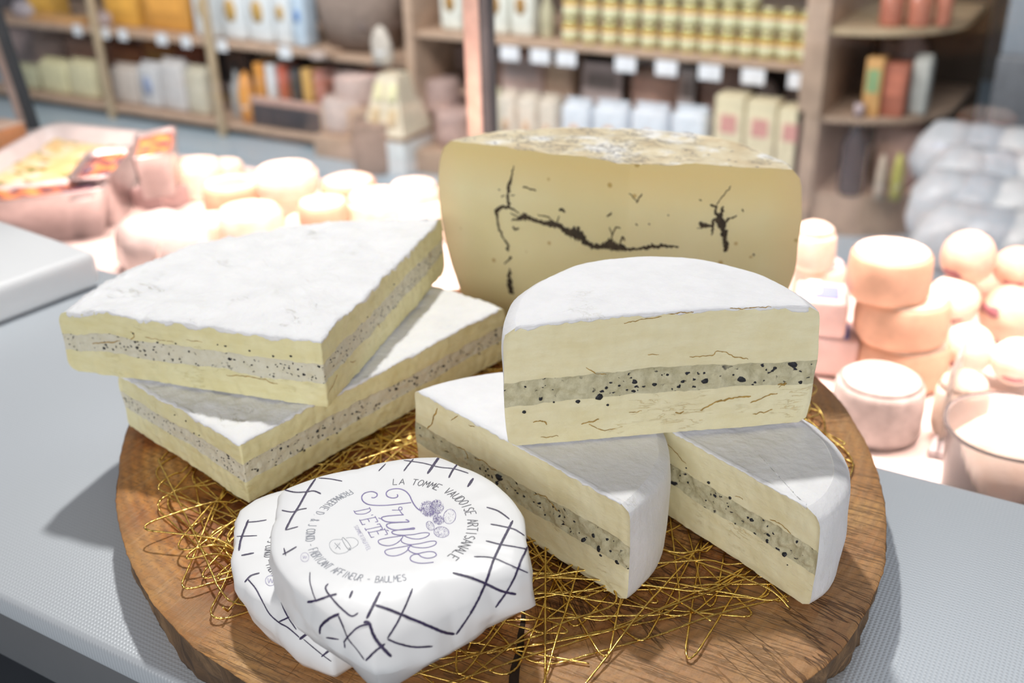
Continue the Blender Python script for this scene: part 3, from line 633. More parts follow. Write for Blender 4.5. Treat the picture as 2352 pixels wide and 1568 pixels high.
# left part of the case
tr = empty('serving_tray', tuple(PZ(165, 385, DZ)), 'large white tray of yellow pâté with green herbs, far left of the case', 'tray')
tr['label'] = 'large white tray of yellow gratin with green herbs, far left of the case'
A = [PZ(-160, 440, 1.032), PZ(120, 282, 1.032), PZ(352, 308, 1.032), PZ(215, 470, 1.032)]
o0 = tr.location.copy(); cen = sum(A, Vector())/4
tr.location = (cen.x, cen.y, DZ); o0 = tr.location.copy()
def quadtray(A, zt, zb, inner, m, mc, root, depthc=.012, rimw=.1, nm=('tray_shell', 'filling')):
    c = sum(A, Vector())/4; V = []
    def ring(k, z): return [Vector((c.x+(a.x-c.x)*k-root.location.x, c.y+(a.y-c.y)*k-root.location.y, z-root.location.z)) for a in A]
    # subdivide for rounded corners
    def rr(k, z):
        R = ring(k, z); out = []
        for i in range(4):
            p, q, n = R[i], R[i-1], R[(i+1) % 4]
            a = p.lerp(q, .14); b = p.lerp(n, .14)
            for t in (0, .33, .66, 1): out.append((1-t)*(1-t)*a+2*t*(1-t)*p+t*t*b)
        return out
    L = [rr(.80, zb), rr(.97, zt), rr(1.0, zt+.001), rr(1.0, zt+.003), rr(1-rimw*.6, zt+.003), rr(1-rimw, zt-depthc), rr(.05, zt-depthc)]
    n = 16; v = [p for r_ in L for p in r_]; f = [tuple(range(n-1, -1, -1))]
    for j in range(len(L)-1):
        for i in range(n): f.append((j*n+i, j*n+(i+1) % n, (j+1)*n+(i+1) % n, (j+1)*n+i))
    f.append(tuple(range((len(L)-1)*n, len(L)*n)))
    link(nm[0], v, f, m, root)
    g = MB(); N = 14; gv = []; gf = []
    R = ring(1-rimw*1.25, zt-depthc)
    for j in range(N+1):
        for i in range(N+1):
            p = R[0].lerp(R[1], i/N).lerp(R[3].lerp(R[2], i/N), j/N)
            e = min(i, j, N-i, N-j); p = p+Vector((0, 0, (.0015 if e == 0 else .006)+.004*noise.noise(Vector((p.x*60, p.y*60, zt*9))))); gv.append(p)
    for j in range(N):
        for i in range(N): a = j*(N+1)+i; gf.append((a, a+1, a+N+2, a+N+1))
    link(nm[1], gv, gf, mc, root)
    return R
gr = NT('herbed_yellow_gratin'); c0 = gr.ramp(gr.noise(38, 3), [(.38, (.86, .62, .28)), (.5, (.85, .76, .40)), (.62, (.95, .86, .72))])
GR = gr.set(gr.mix(gr.ramp(gr.noise(1, 3, .5, gr.stretch((30, 75, 40), (0, 0, .3))), [(.56, 0), (.62, 1)]), c0, (.14, .24, .04)), .5)
quadtray(A, 1.032, DZ, None, cm((.95, .92, .91), .3), GR, tr, .012, .20)
te = NT('glazed_terrine'); TER = te.set(te.ramp(te.noise(45, 2), [(.40, (.10, .06, .10)), (.50, (.55, .20, .10)), (.60, (.88, .36, .10))]), .2)
ALU = simple('aluminium_foil_tin', (.72, .66, .66), .3, .12, 50, .001, .75)
def tin(pts, zt, zb, label):
    A = [PZ(x, y, zt) for x, y in pts]; c = sum(A, Vector())/4
    o = empty('terrine_tin', (c.x, c.y, zb), label, 'tin', 'foil tins of terrine'); quadtray(A, zt, zb, None, ALU, TER, o, .006, .14, ('foil_tin', 'terrine')); return o
tin([(150, 420), (205, 350), (312, 338), (255, 410)], 1.046, DZ+.0, 'foil tin of orange and purple terrine, between white tray and front tin')
tin([(-120, 482), (-60, 438), (258, 405), (246, 438)], 1.040, DZ, 'long foil tin of orange terrine in front, left edge of the case')
o = tin([(300, 372), (310, 312), (408, 292), (398, 358)], 1.058, 1.012, 'small foil tin with dark glossy terrine, raised behind the white cheeses')
P = o.location.copy(); sb = empty('upturned_box', (P.x, P.y, DZ), 'small pinkish box under the raised foil tin', 'box'); MB().box((0, 0, .0105), (.05, .05, .021), bev=.002).build('box_body', cm((.55, .42, .42)), sb); MB().box((0, 0, .0213), (.045, .045, .0008)).build('box_lid', cm((.62, .5, .5)), sb, False)
P = PZ(2, 290, 1.04); bx = empty('orange_tub', (P.x, P.y, DZ), 'orange block of cheese at the far left edge of the case', 'cheese'); bx.name = 'cheese_block'
MB().box((0, 0, .026), (.045, .04, .052), bev=.005).build('block', cm((.85, .42, .20)), bx); MB().box((0, 0, .0525), (.043, .038, .003), bev=.001).build('pale_top', cm((.9, .7, .55)), bx)
LW = [ (445, 372, 130, 1.028, .038, 'flat white cheese right of the raised foil tin', CW), (512, 372, 90, 1.02, .030, 'small pale cheese behind the beige topped one', CW),
 (530, 418, 135, 1.035, .040, 'round cheese with orange beige top, behind the filmed parcel', CP), (655, 388, 150, 1.045, .025, 'domed white cheese, topmost of the heap left of centre', CW),
 (640, 430, 160, 1.02, .030, 'round white cheese under the domed one', CW), (570, 478, 150, 1.03, .035, 'round white cheese with yellowish top behind the upper brie', CW), (480, 500, 110, 1.02, .03, 'white cheese peeking over the upper brie, left', CW),
 (740, 462, 120, 1.04, .022, 'small white cheese with peach side behind the upper brie', CP), (800, 410, 130, 1.030, .040, 'pale peach cheese behind the brie, back row', CP), (705, 500, 110, 1.015, .025, 'white cheese edge low behind the upper brie', CW),
 (865, 450, 150, 1.035, .045, 'large white lump of fresh cheese behind the brie', CW), (950, 425, 120, 1.040, .050, 'tall white cheese beside the big wedge, back row', CW), (965, 470, 130, 1.025, .035, 'white cheese touching the left side of the big wedge', CW), (880, 495, 120, 1.01, .02, 'low white cheese just over the brie edge', CW)]
TY = CW
for i, (px, py, w, zt, h, lab, m) in enumerate(LW):
    wheel_px(px, py, w, zt, h, lab, m, dome=.006 if i in (3, 10, 11) else .001, hollow=i in (2, 5))
P = PZ(360, 480, 1.05); o = empty('filmed_cheese', (P.x, P.y, DZ), 'large white cheese in creased clear film, left of the upper brie', 'cheese')
MB().lathe([(.040, 0), (.047, .010), (.047, .030), (.040, .045), (.024, .052), (.001, .052)], n=40, wob=.22, sy=.85, sd=4).build('cheese_body', simple('filmed_white_rind', (.90, .84, .82), .25, .10, 40, .003), o)
MB().box((.014, -.030, .033), (.030, .002, .018), rx=-.5, bev=.001).build('cream_sticker', cm((.85, .72, .66), .2), o)
# crumpled paper beside the board
P = PZ(290, 592, 1.104)
N = 16; v = []; f = []
for j in range(N+1):
    for i in range(N+1):
        x = (i/N-.5)*.075; y = (j/N-.5)*.05; v.append((x, y, .006+.010*abs(noise.noise(Vector((x*60+3, y*60, 1))))+.004*noise.cell(Vector((x*90, y*90, 0)))))
for j in range(N):
    for i in range(N): a = j*(N+1)+i; f.append((a, a+1, a+N+2, a+N+1))
o = link('crumpled_paper', v, f, cm((.90, .88, .87), .5), None, False, (P.x, P.y+.035, DZ+.055)); tag(o, 'crumpled white paper between the cutting board and the upper brie', 'paper'); o.rotation_euler = (0, 0, .2)
P2 = (P.x, P.y+.035); o = empty('paper_covered_cheese', (P2[0], P2[1], DZ), 'low peach cheese under the crumpled white paper', 'cheese')
MB().lathe([(.036, 0), (.040, .02), (.038, .05), (.001, .058)], n=28, wob=.08).build('rind', CP, o); MB().lathe([(.037, .0505), (.02, .0575), (.001, .0595)], n=20).build('top_rind', CW, o)

# white cutting board on the counter, left
CT = 1.10
A = [PZ(225, 573, CT+.028), PZ(-260, 405, CT+.028), PZ(-420, 640, CT+.028), PZ(0, 690, CT+.028)]
A[0] = PZ(222, 575, CT+.025); A[3] = PZ(-60, 728, CT+.025)
cb = MB(); e1 = (A[1]-A[0]).normalized(); e2 = (A[3]-A[0]).normalized(); 
c = A[0]+e1*.17+e2*.11; W_, H_ = .34, .0
th = math.atan2(e1.y, e1.x)
corner = A[0]; lx, ly = .34, .24
ex = Vector((math.cos(th), math.sin(th), 0)); ey = Vector((-math.sin(th), math.cos(th), 0)); ey = ey if ey.dot(e2) > 0 else -ey
c = corner+ex*(lx/2)+ey*(ly/2)
o = empty('cutting_board', (c.x, c.y, CT), 'thick white plastic cutting board lying on the counter at the left edge', 'cutting board', rz=th)
MB().box((0, 0, .0125), (lx, ly, .025), bev=.006, seg=4).build('board_slab', POLY, o)
for sx in (-1, 1):
    for sy in (-1, 1): MB().box((sx*lx*.4, sy*ly*.38, -.0), (.02, .02, .001)).build('rubber_foot', cm((.7, .7, .7)), o, False)

# ------------------------------------------------------------------ log slice
BT = 1.122; BC = Vector((-.2166, .3512, 0))
RA = [(-180, .176), (-163, .1808), (-157, .1772), (-143, .168), (-128, .1648), (-115, .1642), (-104, .166), (-95, .1678), (-90, .169), (-60, .176), (-40, .182), (-23, .1818), (-17, .1784), (-9, .1746), (1, .1696), (8, .1664), (21, .163), (31, .1625), (50, .165), (90, .170), (130, .174), (180, .176)]
def interp(T, a):
    for (a0, r0), (a1, r1) in zip(T, T[1:]):
        if a0 <= a <= a1:
            t = (a-a0)/(a1-a0); t = t*t*(3-2*t) if False else t; return r0+(r1-r0)*t
    return T[-1][1]
def build_board():
    root = empty('log_slice_board', (BC.x, BC.y, CT), 'round slice of reddish brown log with bark edge, serving as cheese board on the counter', 'serving board')
    N = 420; h = BT-CT; v = []; f = []
    rim = []
    for i in range(N):
        a = -180+360*i/N; r = interp(RA, a); A_ = math.radians(a)
        rim.append((A_, r*(1+.004*noise.noise(Vector((math.cos(A_)*9, math.sin(A_)*9, 0)))+.0025*noise.noise(Vector((math.cos(A_)*45, math.sin(A_)*45, 3))))))
    K = [1, .994, .97, .9, .8, .65, .5, .3, .1]
    for k in K:
        for A_, r in rim: v.append((math.cos(A_)*r*k, math.sin(A_)*r*k, h-(.0008 if k == 1 else 0)+.0003*noise.noise(Vector((math.cos(A_)*r*k*30, math.sin(A_)*r*k*30, 5)))))
    for j in range(len(K)-1):
        for i in range(N): f.append((j*N+i, j*N+(i+1) % N, (j+1)*N+(i+1) % N, (j+1)*N+i))
    f.append(tuple(range((len(K)-1)*N, len(K)*N)))
    link('cut_face', v, f, WOODT, root)
    v = []; f = []; ZL = 12
    for j in range(ZL+1):
        t = j/ZL
        for A_, r in rim:
            q = Vector((math.cos(A_)*14, math.sin(A_)*14, t*.8)); rr = r-(.004*t)+.0035*noise.noise(q)*min(1, t*5)+.0012*noise.noise(q*5)*min(1, t*6)
            v.append((math.cos(A_)*rr, math.sin(A_)*rr, (h-.0008)*(1-t)+.0002))
    for j in range(ZL):
        for i in range(N): f.append((j*N+i, (j+1)*N+i, (j+1)*N+(i+1) % N, j*N+(i+1) % N))
    f.append(tuple(range(ZL*N+N-1, ZL*N-1, -1)))
    link('bark', v, f, BARK, root)
    # deep drying split that runs forward from the heart
    s = MB(); P0 = PZ(1215, 1330, BT+.0006)-Vector((BC.x, BC.y, CT)); P1 = PZ(1180, 1568, BT+.0006)-Vector((BC.x, BC.y, CT)); P1 = P0+(P1-P0)*1.9
    pts = [P0.lerp(P1, i/24)+Vector((.0012*noise.noise(Vector((i*.4, 0, 0))), 0, 0)) for i in range(25)]
    for p in pts: p.z = h-.0012
    s.tube(pts, [.0004+.0022*math.sin(PI*min(1, (i+1)/18)*.5) for i in range(25)], 6); s.build('split', cm((.03, .015, .008), .9), root)
build_board()

# ------------------------------------------------------------------ cheeses
CAST = {}
def resample(P, d):
    out = [Vector(P[0])]; acc = 0
    for a, b in zip(P, P[1:]):
        a, b = Vector(a), Vector(b); L = (b-a).length; n = max(1, round(L/d))
        out += [a.lerp(b, (k+1)/n) for k in range(n)]
    return out
def cheese(name, label, group, segs, anchor, z0, H, band, inset, mats, rough_cut=.0004, top_amp=.0006, top_freq=35, lip=(.0006, .002), names=('rind', 'paste', 'truffle_layer'), seed=0, dome=0, d=.0009, crumb=.0006, slump=None, category='cheese'):
    """segs: [(kind, [xy...]), ...] counter-clockwise; kind cut / rind. inset(t) -> inward shift of the rind at relative height t"""
    per = []; kinds = []
    for kind, P in segs:
        q = resample([Vector((p[0], p[1], 0)) for p in P], d)
        per += q[:-1]; kinds += [kind]*(len(q)-1)
    n = len(per); cen = sum(per, Vector())/n; anc = Vector((anchor[0], anchor[1], 0))
    root = empty(name, (cen.x, cen.y, z0), label, category, group)
    R = max((p-anc).length for p in per)
    nrm = []
    for i in range(n):
        t = (per[(i+2) % n]-per[i-2]).normalized(); nrm.append(Vector((t.y, -t.x, 0)))
    nb = (9, 10, 9) if band else (12, 8, 8)
    NL = sum(nb)
    sd = Vector((seed*7.3, seed*3.1, seed*1.7))
    def lev(i, k):
        q = per[i]*90+sd
        if band:
            za = band[0]*H+.0012*noise.noise(q*.35)+.0007*noise.noise(q*1.4)+.0003*noise.noise(q*5); zb = band[1]*H+.0012*noise.noise(q*.35+Vector((9, 0, 0)))+.0007*noise.noise(q*1.4+Vector((4, 0, 0)))+.0003*noise.noise(q*5+Vector((2, 0, 0)))
        else: za, zb = H*.33, H*.66
        if k <= nb[0]: return za*k/nb[0]
        if k <= nb[0]+nb[1]: return za+(zb-za)*(k-nb[0])/nb[1]
        return zb+(H-zb)*(k-nb[0]-nb[1])/nb[2]
    def topz(x, y):
        q = Vector((x*top_freq, y*top_freq, seed)); s = top_amp*(.7*noise.noise(q)+.5*noise.noise(q*2.7)+.3*noise.noise(q*6)+.18*noise.noise(q*14))
        if dome: s += dome*max(0, 1-((x-anc.x)**2+(y-anc.y)**2)/(R*R))
        return s
    pos = {}
    for i in range(n):
        for k in range(NL+1):
            z = lev(i, k); t = z/H; p = per[i]
            ins = inset(t)
            dist = (p-anc).length
            p2 = anc+(p-anc)*(1-ins/R)
            if kinds[i] == 'cut' and kinds[i-1] == 'cut':
                inb = band and nb[0] < k < nb[0]+nb[1]
                a = crumb if inb else rough_cut
                q = Vector((p.x*260, p.y*260, z*330))+sd
                p2 = p2+nrm[i]*(a*(noise.noise(q)+.6*noise.noise(q*2.3))+.0009*noise.noise(q*.12)-(.0003 if inb else 0))
            else:
                q = Vector((p.x*55, p.y*55, z*70))+sd
                p2 = p2+nrm[i]*.0010*noise.noise(q)
            if slump: p2 = slump(p2, t)
            pos[i, k] = Vector((p2.x, p2.y, z+t*topz(p.x, p.y)))-cen
    # walls
    def wall(nm, sel, m):
        vs_ = []; fs = []; ix = {}
        def g(i, k):
            if (i, k) not in ix: ix[i, k] = len(vs_); vs_.append(pos[i, k])
            return ix[i, k]
        for i in range(n):
            j = (i+1) % n
            for k in range(NL):
                if sel(i, k): fs.append((g(i, k), g(j, k), g(j, k+1), g(i, k+1)))
        return vs_, fs
    isb = lambda k: band and nb[0] <= k < nb[0]+nb[1]
    vs_, fs = wall(names[1], lambda i, k: kinds[i] == 'cut' and not isb(k), None)
    paste = link(names[1], vs_, fs, mats[1], root); allv, allf = list(vs_), list(fs)
    if band:
        vs_, fs = wall(names[2], lambda i, k: kinds[i] == 'cut' and isb(k), None); tl = link(names[2], vs_, fs, mats[2], root)
        o_ = len(allv); allv += vs_; allf += [tuple(x+o_ for x in q) for q in fs]
    vs_, fs = wall(names[0], lambda i, k: kinds[i] != 'cut', None)
    # top and bottom
    KS = [1, .99, .98, .965, .95]+[.95*(1-q/44) for q in range(1, 44)]+[.01]
    ctr = sum((pos[i, NL] for i in range(n)), Vector())/n
    def cap(k, sgn):
        b = len(vs_)
        for s in KS:
            for i in range(n):
                p = ctr.lerp(pos[i, k], s); x, y = p.x+cen.x, p.y+cen.y
                z = pos[i, k].z if s == 1 else ((H+topz(x, y)) if sgn > 0 else 0)
                vs_.append(Vector((p.x, p.y, z)))
        for j in range(len(KS)-1):
            for i in range(n):
                a, c_, d_, e = b+j*n+i, b+j*n+(i+1) % n, b+(j+1)*n+(i+1) % n, b+(j+1)*n+i
                fs.append((a, c_, d_, e) if sgn > 0 else (e, d_, c_, a))
        r_ = list(range(b+(len(KS)-1)*n, b+len(KS)*n)); fs.append(tuple(r_ if sgn > 0 else r_[::-1]))
    cap(NL, 1); cap(0, -1)
    if lip:     # torn edge of the rind that laps over the cut face, top and bottom
        for top in (1,):
            b = len(vs_)
            for i in range(n):
                q = per[i]
                dp = lip[0]+(lip[1]-lip[0])*abs(noise.noise(q*150+sd))*1.6+.0004*noise.noise(q*700)
                if not top: dp *= .6
                o1 = .00035+.00022*noise.noise(q*500)
                P0 = pos[i, NL if top else 0]; sg = -1 if top else 1
                inn = -nrm[i]
                kk = .0 if kinds[i] != 'cut' else 1
                def at(z):   # wall position at height
                    return Vector((P0.x, P0.y, P0.z+sg*z))
                K0 = pos[i, NL-2] if top else pos[i, 2]
                base = Vector((K0.x, K0.y, 0))
                vs_.append(P0+inn*.0012+Vector((0, 0, -sg*.0001)))
                vs_.append(P0+nrm[i]*o1*.6+Vector((0, 0, -sg*.0001)))
                vs_.append(at(dp*.6)+nrm[i]*o1*1.3*kk); vs_.append(at(dp)+nrm[i]*(o1*.7)*kk); vs_.append(at(dp+.0001)-nrm[i]*.0010)
            for i in range(n):
                j = (i+1) % n
                if kinds[i] != 'cut': continue
                for m_ in range(4):
                    a, c_, d_, e = b+i*5+m_, b+j*5+m_, b+j*5+m_+1, b+i*5+m_+1
                    fs.append((a, e, d_, c_) if top else (a, c_, d_, e))
    rind = link(names[0], vs_, fs, mats[0], root)
    o_ = len(allv); allv += vs_; allf += [tuple(x+o_ for x in q) for q in fs]
    CAST[label] = (root, BVHTree.FromPolygons([v+root.location for v in allv], allf))
    return root
def xy(px, py, z):
    p = PZ(px, py, z); return (p.x, p.y)
def sq(r_top, r_bot, H, extra=0):
    def f(t):
        z = t*H; s = extra*abs(t-.5)**2
        if H-z < r_top: u = 1-(H-z)/r_top; s += r_top*(1-math.sqrt(max(0, 1-u*u)))
        if z < r_bot: u = 1-z/r_bot; s += r_bot*(1-math.sqrt(max(0, 1-u*u)))
        return s
    return f
def arcpts(A, B, k, bulge=1.0, n=40, sq_=1.0):
    """half wheel: rind from A to B, swinging to the side given by k"""
    A, B = Vector(A), Vector(B); c = (A+B)/2; u = (B-A)/2; w = Vector((-u.y, u.x))*k*bulge
    return [tuple(c-u*math.cos(t)+w*math.sin(t)) for t in [PI*i/n for i in range(n+1)]]
def smooth(P, st=8): return [tuple(q) for q in catmull(P, st)]
Z1 = BT+.003
# --- brie wedges at the left
def tops(L, z): return [xy(a, b, z) for a, b in L]
zt = Z1+.0015+.0285
ZB = Z1+.0008
Hb = .028; T = ZB+Hb
B_, A_, C_ = xy(550, 1020, T), xy(268, 853, T), xy(1162, 703, T)
back = [C_, xy(1100, 676, T), xy(1030, 655, T), (-.325, .424), (-.352, .396), (-.370, .35), (-.380, .31), A_]
low = cheese('truffle_brie_wedge', 'large wedge of white brie with dark speckled truffle layer, under the other brie wedge', 'truffle brie wedges',
    [('cut', [A_, B_]), ('cut', [B_, C_]), ('rind', smooth(back))], B_, ZB, Hb, (.36, .66), sq(.006, .004, Hb), (RIND, PASTE_B, TRUF_B), seed=1, top_amp=.0017, lip=(.0004, .0016), rough_cut=.0004, crumb=.0005)
Hu = .031; ZU = T+.0012; TU = ZU+Hu
B_, A_, C_ = xy(735, 782, TU), xy(128, 706, TU), xy(1015, 500, TU)
back = [C_, xy(900, 496, TU), xy(700, 507, TU), xy(480, 546, TU), xy(300, 608, TU), xy(190, 668, TU), A_]
def slump(p, t): # the pressed foot of the wedge bulges out a little
    return p
up = cheese('truffle_brie_wedge', 'upper wedge of white brie with speckled truffle layer, lying across the other brie wedge', 'truffle brie wedges',
    [('cut', [A_, B_]), ('cut', [B_, C_]), ('rind', smooth(back))], B_, ZU, Hu, (.36, .64), sq(.006, .006, Hu), (RIND, PASTE_B, TRUF_B), seed=2, top_amp=.0024, top_freq=40, lip=(.0005, .0026), rough_cut=.0006, crumb=.0006)
# --- the three half wheels
Hc = .0405; T = Z1+Hc
A_, B_ = xy(948, 890, T), xy(1450, 1167, T)
cheese('truffle_half_wheel', 'white half cheese wheel with grey truffle layer, lower left under the raised half', 'truffle cream half wheels',
    [('cut', [A_, B_]), ('rind', arcpts(B_, A_, -1, 1.0))], (Vector(A_)+Vector(B_))/2, Z1, Hc, (.36, .60), sq(.004, .003, Hc, .003), (RIND2, PASTE_C, TRUF_C), seed=3, lip=(.0003, .0012), crumb=.0016, rough_cut=.0003, top_amp=.0004)
Hc2 = .0395; T = Z1+Hc2
B_ = Vector(xy(1890, 1185, T)); A0 = Vector(xy(1520, 1192, Z1)); dirv = (A0-Vector(xy(1815, 1388, Z1))).normalized(); A_ = B_+dirv*.098
cheese('truffle_half_wheel', 'white half cheese wheel with grey truffle layer, at the right rim of the board', 'truffle cream half wheels',
    [('cut', [tuple(A_), tuple(B_)]), ('rind', arcpts(tuple(B_), tuple(A_), -1, 1.0))], (A_+B_)/2, Z1, Hc2, (.38, .62), sq(.006, .003, Hc2, .003), (RIND2, PASTE_C, TRUF_C), seed=4, lip=(.0003, .0012), crumb=.0016, rough_cut=.0003, top_amp=.0006)
ZT = Z1+.0415; Ht = .048; T = ZT+Ht
A_, B_ = xy(1152, 757, T), xy(1890, 703, T)
cheese('truffle_half_wheel', 'raised half cheese wheel with grey truffle layer, resting on two other halves', 'truffle cream half wheels',
    [('cut', [A_, B_]), ('rind', arcpts(B_, A_, -1, 1.08))], (Vector(A_)+Vector(B_))/2, ZT, Ht, (.355, .55), sq(.004, .003, Ht, .006), (RIND2, PASTE_C, TRUF_C), seed=5, lip=(.0006, .0022), crumb=.0012, rough_cut=.0003, top_amp=.0004, dome=.0025)
# --- the big wedge with dark veins
Hp = .098; T = Z1+Hp
L_, F_, R_ = xy(1012, 322, T), xy(1447, 380, T), xy(1842, 392, T)
Lv, Fv, Rv = Vector(L_), Vector(F_), Vector(R_)
back = [R_, xy(1800, 362, T), xy(1640, 312, T), xy(1400, 291, T), xy(1200, 296, T), xy(1075, 309, T), L_]
def pins(t):
    z = t*Hp; s = 0
    if Hp-z < .012: u = 1-(Hp-z)/.012; s += .006*(1-math.sqrt(max(0, 1-u*u)))
    s += .014*max(0, (.75-t)/.75)**1.7
    return s-.004*math.sin(PI*min(1, max(0, t)))
cheese('veined_cheese_wedge', 'large pale yellow cheese wedge with dark branching veins, at the back of the board', None,
    [('cut', [L_, F_]), ('cut', [F_, R_]), ('rind', smooth(back))], F_, Z1, Hp, None, pins, (PECS, PEC, None), seed=6, lip=None, rough_cut=.00012, top_amp=.0016, top_freq=22, dome=.001, d=.0014)
PROOT, PBVH = list(CAST.values())[-1]
# separate mottled top from the golden side rind
side = [c for c in PROOT.children if c.name.startswith('rind')][0]
side.name = 'rind_edge'
me = side.data; me.materials.append(PECR)
for p in me.polygons:
    if p.normal.z > .5 and p.center.z > Hp*.9: p.material_index = 1

# ------------------------------------------------------------------ marks laid on surfaces
def cast_px(bvh, px, py):
    r = ray(px, py).normalized(); h = bvh.ray_cast(CAMP, r)
    if h[0] is None: return None
    n = h[1] if h[1].dot(r) < 0 else -h[1]
    return h[0], n
def cast_dn(bvh, x, y):
    h = bvh.ray_cast(Vector((x, y, 2)), Vector((0, 0, -1)))
    if h[0] is None: return None
    return h[0], (h[1] if h[1].z > 0 else -h[1])
def strip(mb, pts, off=.00015, jit=0, maxgap=.006):
    """pts: list of (point, normal, halfwidth) or None"""
    run = []
    def flush():
        if len(run) > 1:
            b = len(mb.v)
            for i, (p, n, w) in enumerate(run):
                t = run[min(i+1, len(run)-1)][0]-run[max(i-1, 0)][0]
                s = n.cross(t); s = s.normalized() if s.length > 1e-9 else Vector((1, 0, 0))
                w1 = w*(1+jit*random.uniform(-1, 1)); w2 = w*(1+jit*random.uniform(-1, 1))
                mb.v += [p+n*off+s*w1, p+n*off*1.6, p+n*off-s*w2]
            for i in range(len(run)-1):
                a = b+3*i; mb.f += [(a, a+1, a+4, a+3), (a+1, a+2, a+5, a+4)]
        run.clear()
    for q in pts:
        if q is None: flush(); continue
        if run and (q[0]-run[-1][0]).length > maxgap: flush()
        run.append(q)
    flush()
def px_strokes(mb, bvh, strokes, org, sc, wmul=1.0, jit=0, step=8, off=.00015, taper=True, wob=0):
    for st in strokes:
        w = st[0]; P = st[1:]; Q = catmull(P, step) if len(P) > 2 else [[P[0][0]+(P[1][0]-P[0][0])*i/step, P[0][1]+(P[1][1]-P[0][1])*i/step] for i in range(step+1)]
        out = []; L = len(Q)
        for i, q in enumerate(Q):
            wx = wob*noise.noise(Vector((q[0]*.05, q[1]*.05, 1))); wy = wob*noise.noise(Vector((q[0]*.05, q[1]*.05, 7)))
            h = cast_px(bvh, org[0]+(q[0]+wx)/sc, org[1]+(q[1]+wy)/sc)
            if h is None: out.append(None); continue
            ww = (q[2] if len(q) > 2 else w)*wmul/sc*depth(h[0])/F*.5
            if taper: ww *= min(1, .55+.45*min(i, L-1-i)/3)
            out.append((h[0], h[1], ww))
        strip(mb, out, off, jit)
def finish(mb, name, m, root):
    L = root.matrix_world.inverted() if False else None
    loc = root.location
    return link(name, [v-loc for v in mb.v], mb.f, m, root)
# veins, coordinates read on the photograph
V = MB()
VS = [(1, (515, 285, 5), (500, 340, 8), (487, 400, 15), (478, 450, 11), (482, 500, 13), (480, 522, 16)),
 (1, (485, 522, 12), (440, 530, 14), (410, 550, 17), (415, 600, 8), (425, 640, 11), (445, 690, 7), (470, 740, 10), (485, 780, 14)),
 (1, (500, 815, 12), (478, 840, 8), (460, 855, 4)), (1, (485, 880, 3), (488, 930, 20), (492, 990, 24), (500, 1035, 18)),
 (1, (482, 520, 14), (505, 535, 8), (545, 565, 5)),
 (1, (498, 602, 6), (540, 592, 12), (575, 583, 30), (620, 597, 18), (680, 615, 16), (730, 625, 28), (790, 640, 22), (820, 668, 30), (860, 680, 52), (900, 690, 44), (935, 730, 26), (970, 750, 24), (1030, 755, 26), (1080, 745, 46), (1130, 762, 30), (1180, 775, 18)),
 (1, (1180, 775, 16), (1250, 768, 12), (1330, 757, 16), (1400, 752, 12), (1480, 760, 8)),
 (5, (760, 620), (772, 595), (782, 575)), (5, (742, 605), (700, 580), (655, 565)), (6, (1078, 735), (1092, 685), (1110, 650), (1140, 648)), (5, (1092, 685), (1075, 640)), (7, (1130, 755), (1150, 705), (1165, 720)), (12, (780, 545), (800, 535), (805, 555)),
 (1, (1755, 785, 26), (1752, 720, 20), (1742, 660, 26), (1725, 610, 32), (1722, 575, 20), (1745, 520, 8)),
 (1, (1722, 590, 14), (1695, 560, 10), (1700, 520, 9), (1665, 515, 12)), (4, (1700, 512), (1740, 460), (1788, 402)),
 (1, (1735, 650, 16), (1770, 600, 10), (1822, 575, 5)), (1, (1725, 600, 14), (1690, 598, 10), (1680, 640, 12), (1672, 690, 4)), (1, (1680, 632, 8), (1630, 632, 22), (1600, 612, 10)), (4, (1625, 640), (1590, 650)), (5, (1725, 570), (1700, 560), (1690, 545)),
 (7, (570, 408), (610, 420), (645, 425)), (8, (505, 640), (520, 655), (545, 652)), (5, (1230, 500), (1250, 470), (1270, 440)), (4, (1190, 440), (1215, 470), (1235, 490)), (5, (420, 420), (435, 425)), (5, (460, 455), (440, 465)), (5, (490, 455), (515, 450)), (8, (1060, 575), (1090, 560)), (6, (1225, 625), (1240, 630)),
 (4, (1320, 735), (1330, 745)), (6, (1850, 540), (1862, 548)), (6, (1600, 480), (1610, 484)), (6, (1415, 570), (1420, 576)), (6, (1300, 622), (1310, 626)), (7, (1915, 800), (1920, 812)), (5, (560, 590), (520, 575), (495, 560)), (6, (880, 650), (900, 640))]
px_strokes(V, PBVH, VS, (980, 270), 2.5565, 1.35, .5, 14, .0002, True, 9)
finish(V, 'truffle_vein', VEIN, PROOT)

# bigger truffle crumbs pressed in the cut faces
def crumbs(key, spots, org, sc, m):
    root, bvh = [CAST[k] for k in CAST if key in k][0]
    b = MB()
    for (x, y, s) in spots:
        h = cast_px(bvh, org[0]+x/sc, org[1]+y/sc)
        if h is None: continue
        r = s/sc*depth(h[0])/F*.5; q = h[1].to_track_quat('Z', 'Y'); n0 = len(b.v)
        for ring, (k, zz) in enumerate(((1.0, -.0002), (.75, .0003), (.01, .0004))):
            for i in range(9):
                a = 2*PI*i/9; rr = r*k*(1+.45*noise.noise(Vector((math.cos(a)*1.7+x, math.sin(a)*1.7+y, s))))
                v = Vector((rr*math.cos(a), rr*math.sin(a)*.8, zz)); v.rotate(q); b.v.append(h[0]+v)
        for j in range(2):
            for i in range(9): b.f.append((n0+j*9+i, n0+j*9+(i+1) % 9, n0+(j+1)*9+(i+1) % 9, n0+(j+1)*9+i))
    finish(b, 'truffle_crumb', m, root)
CRB = simple('black_truffle_crumb', (.02, .022, .03), .6, .3, 900, .0002)
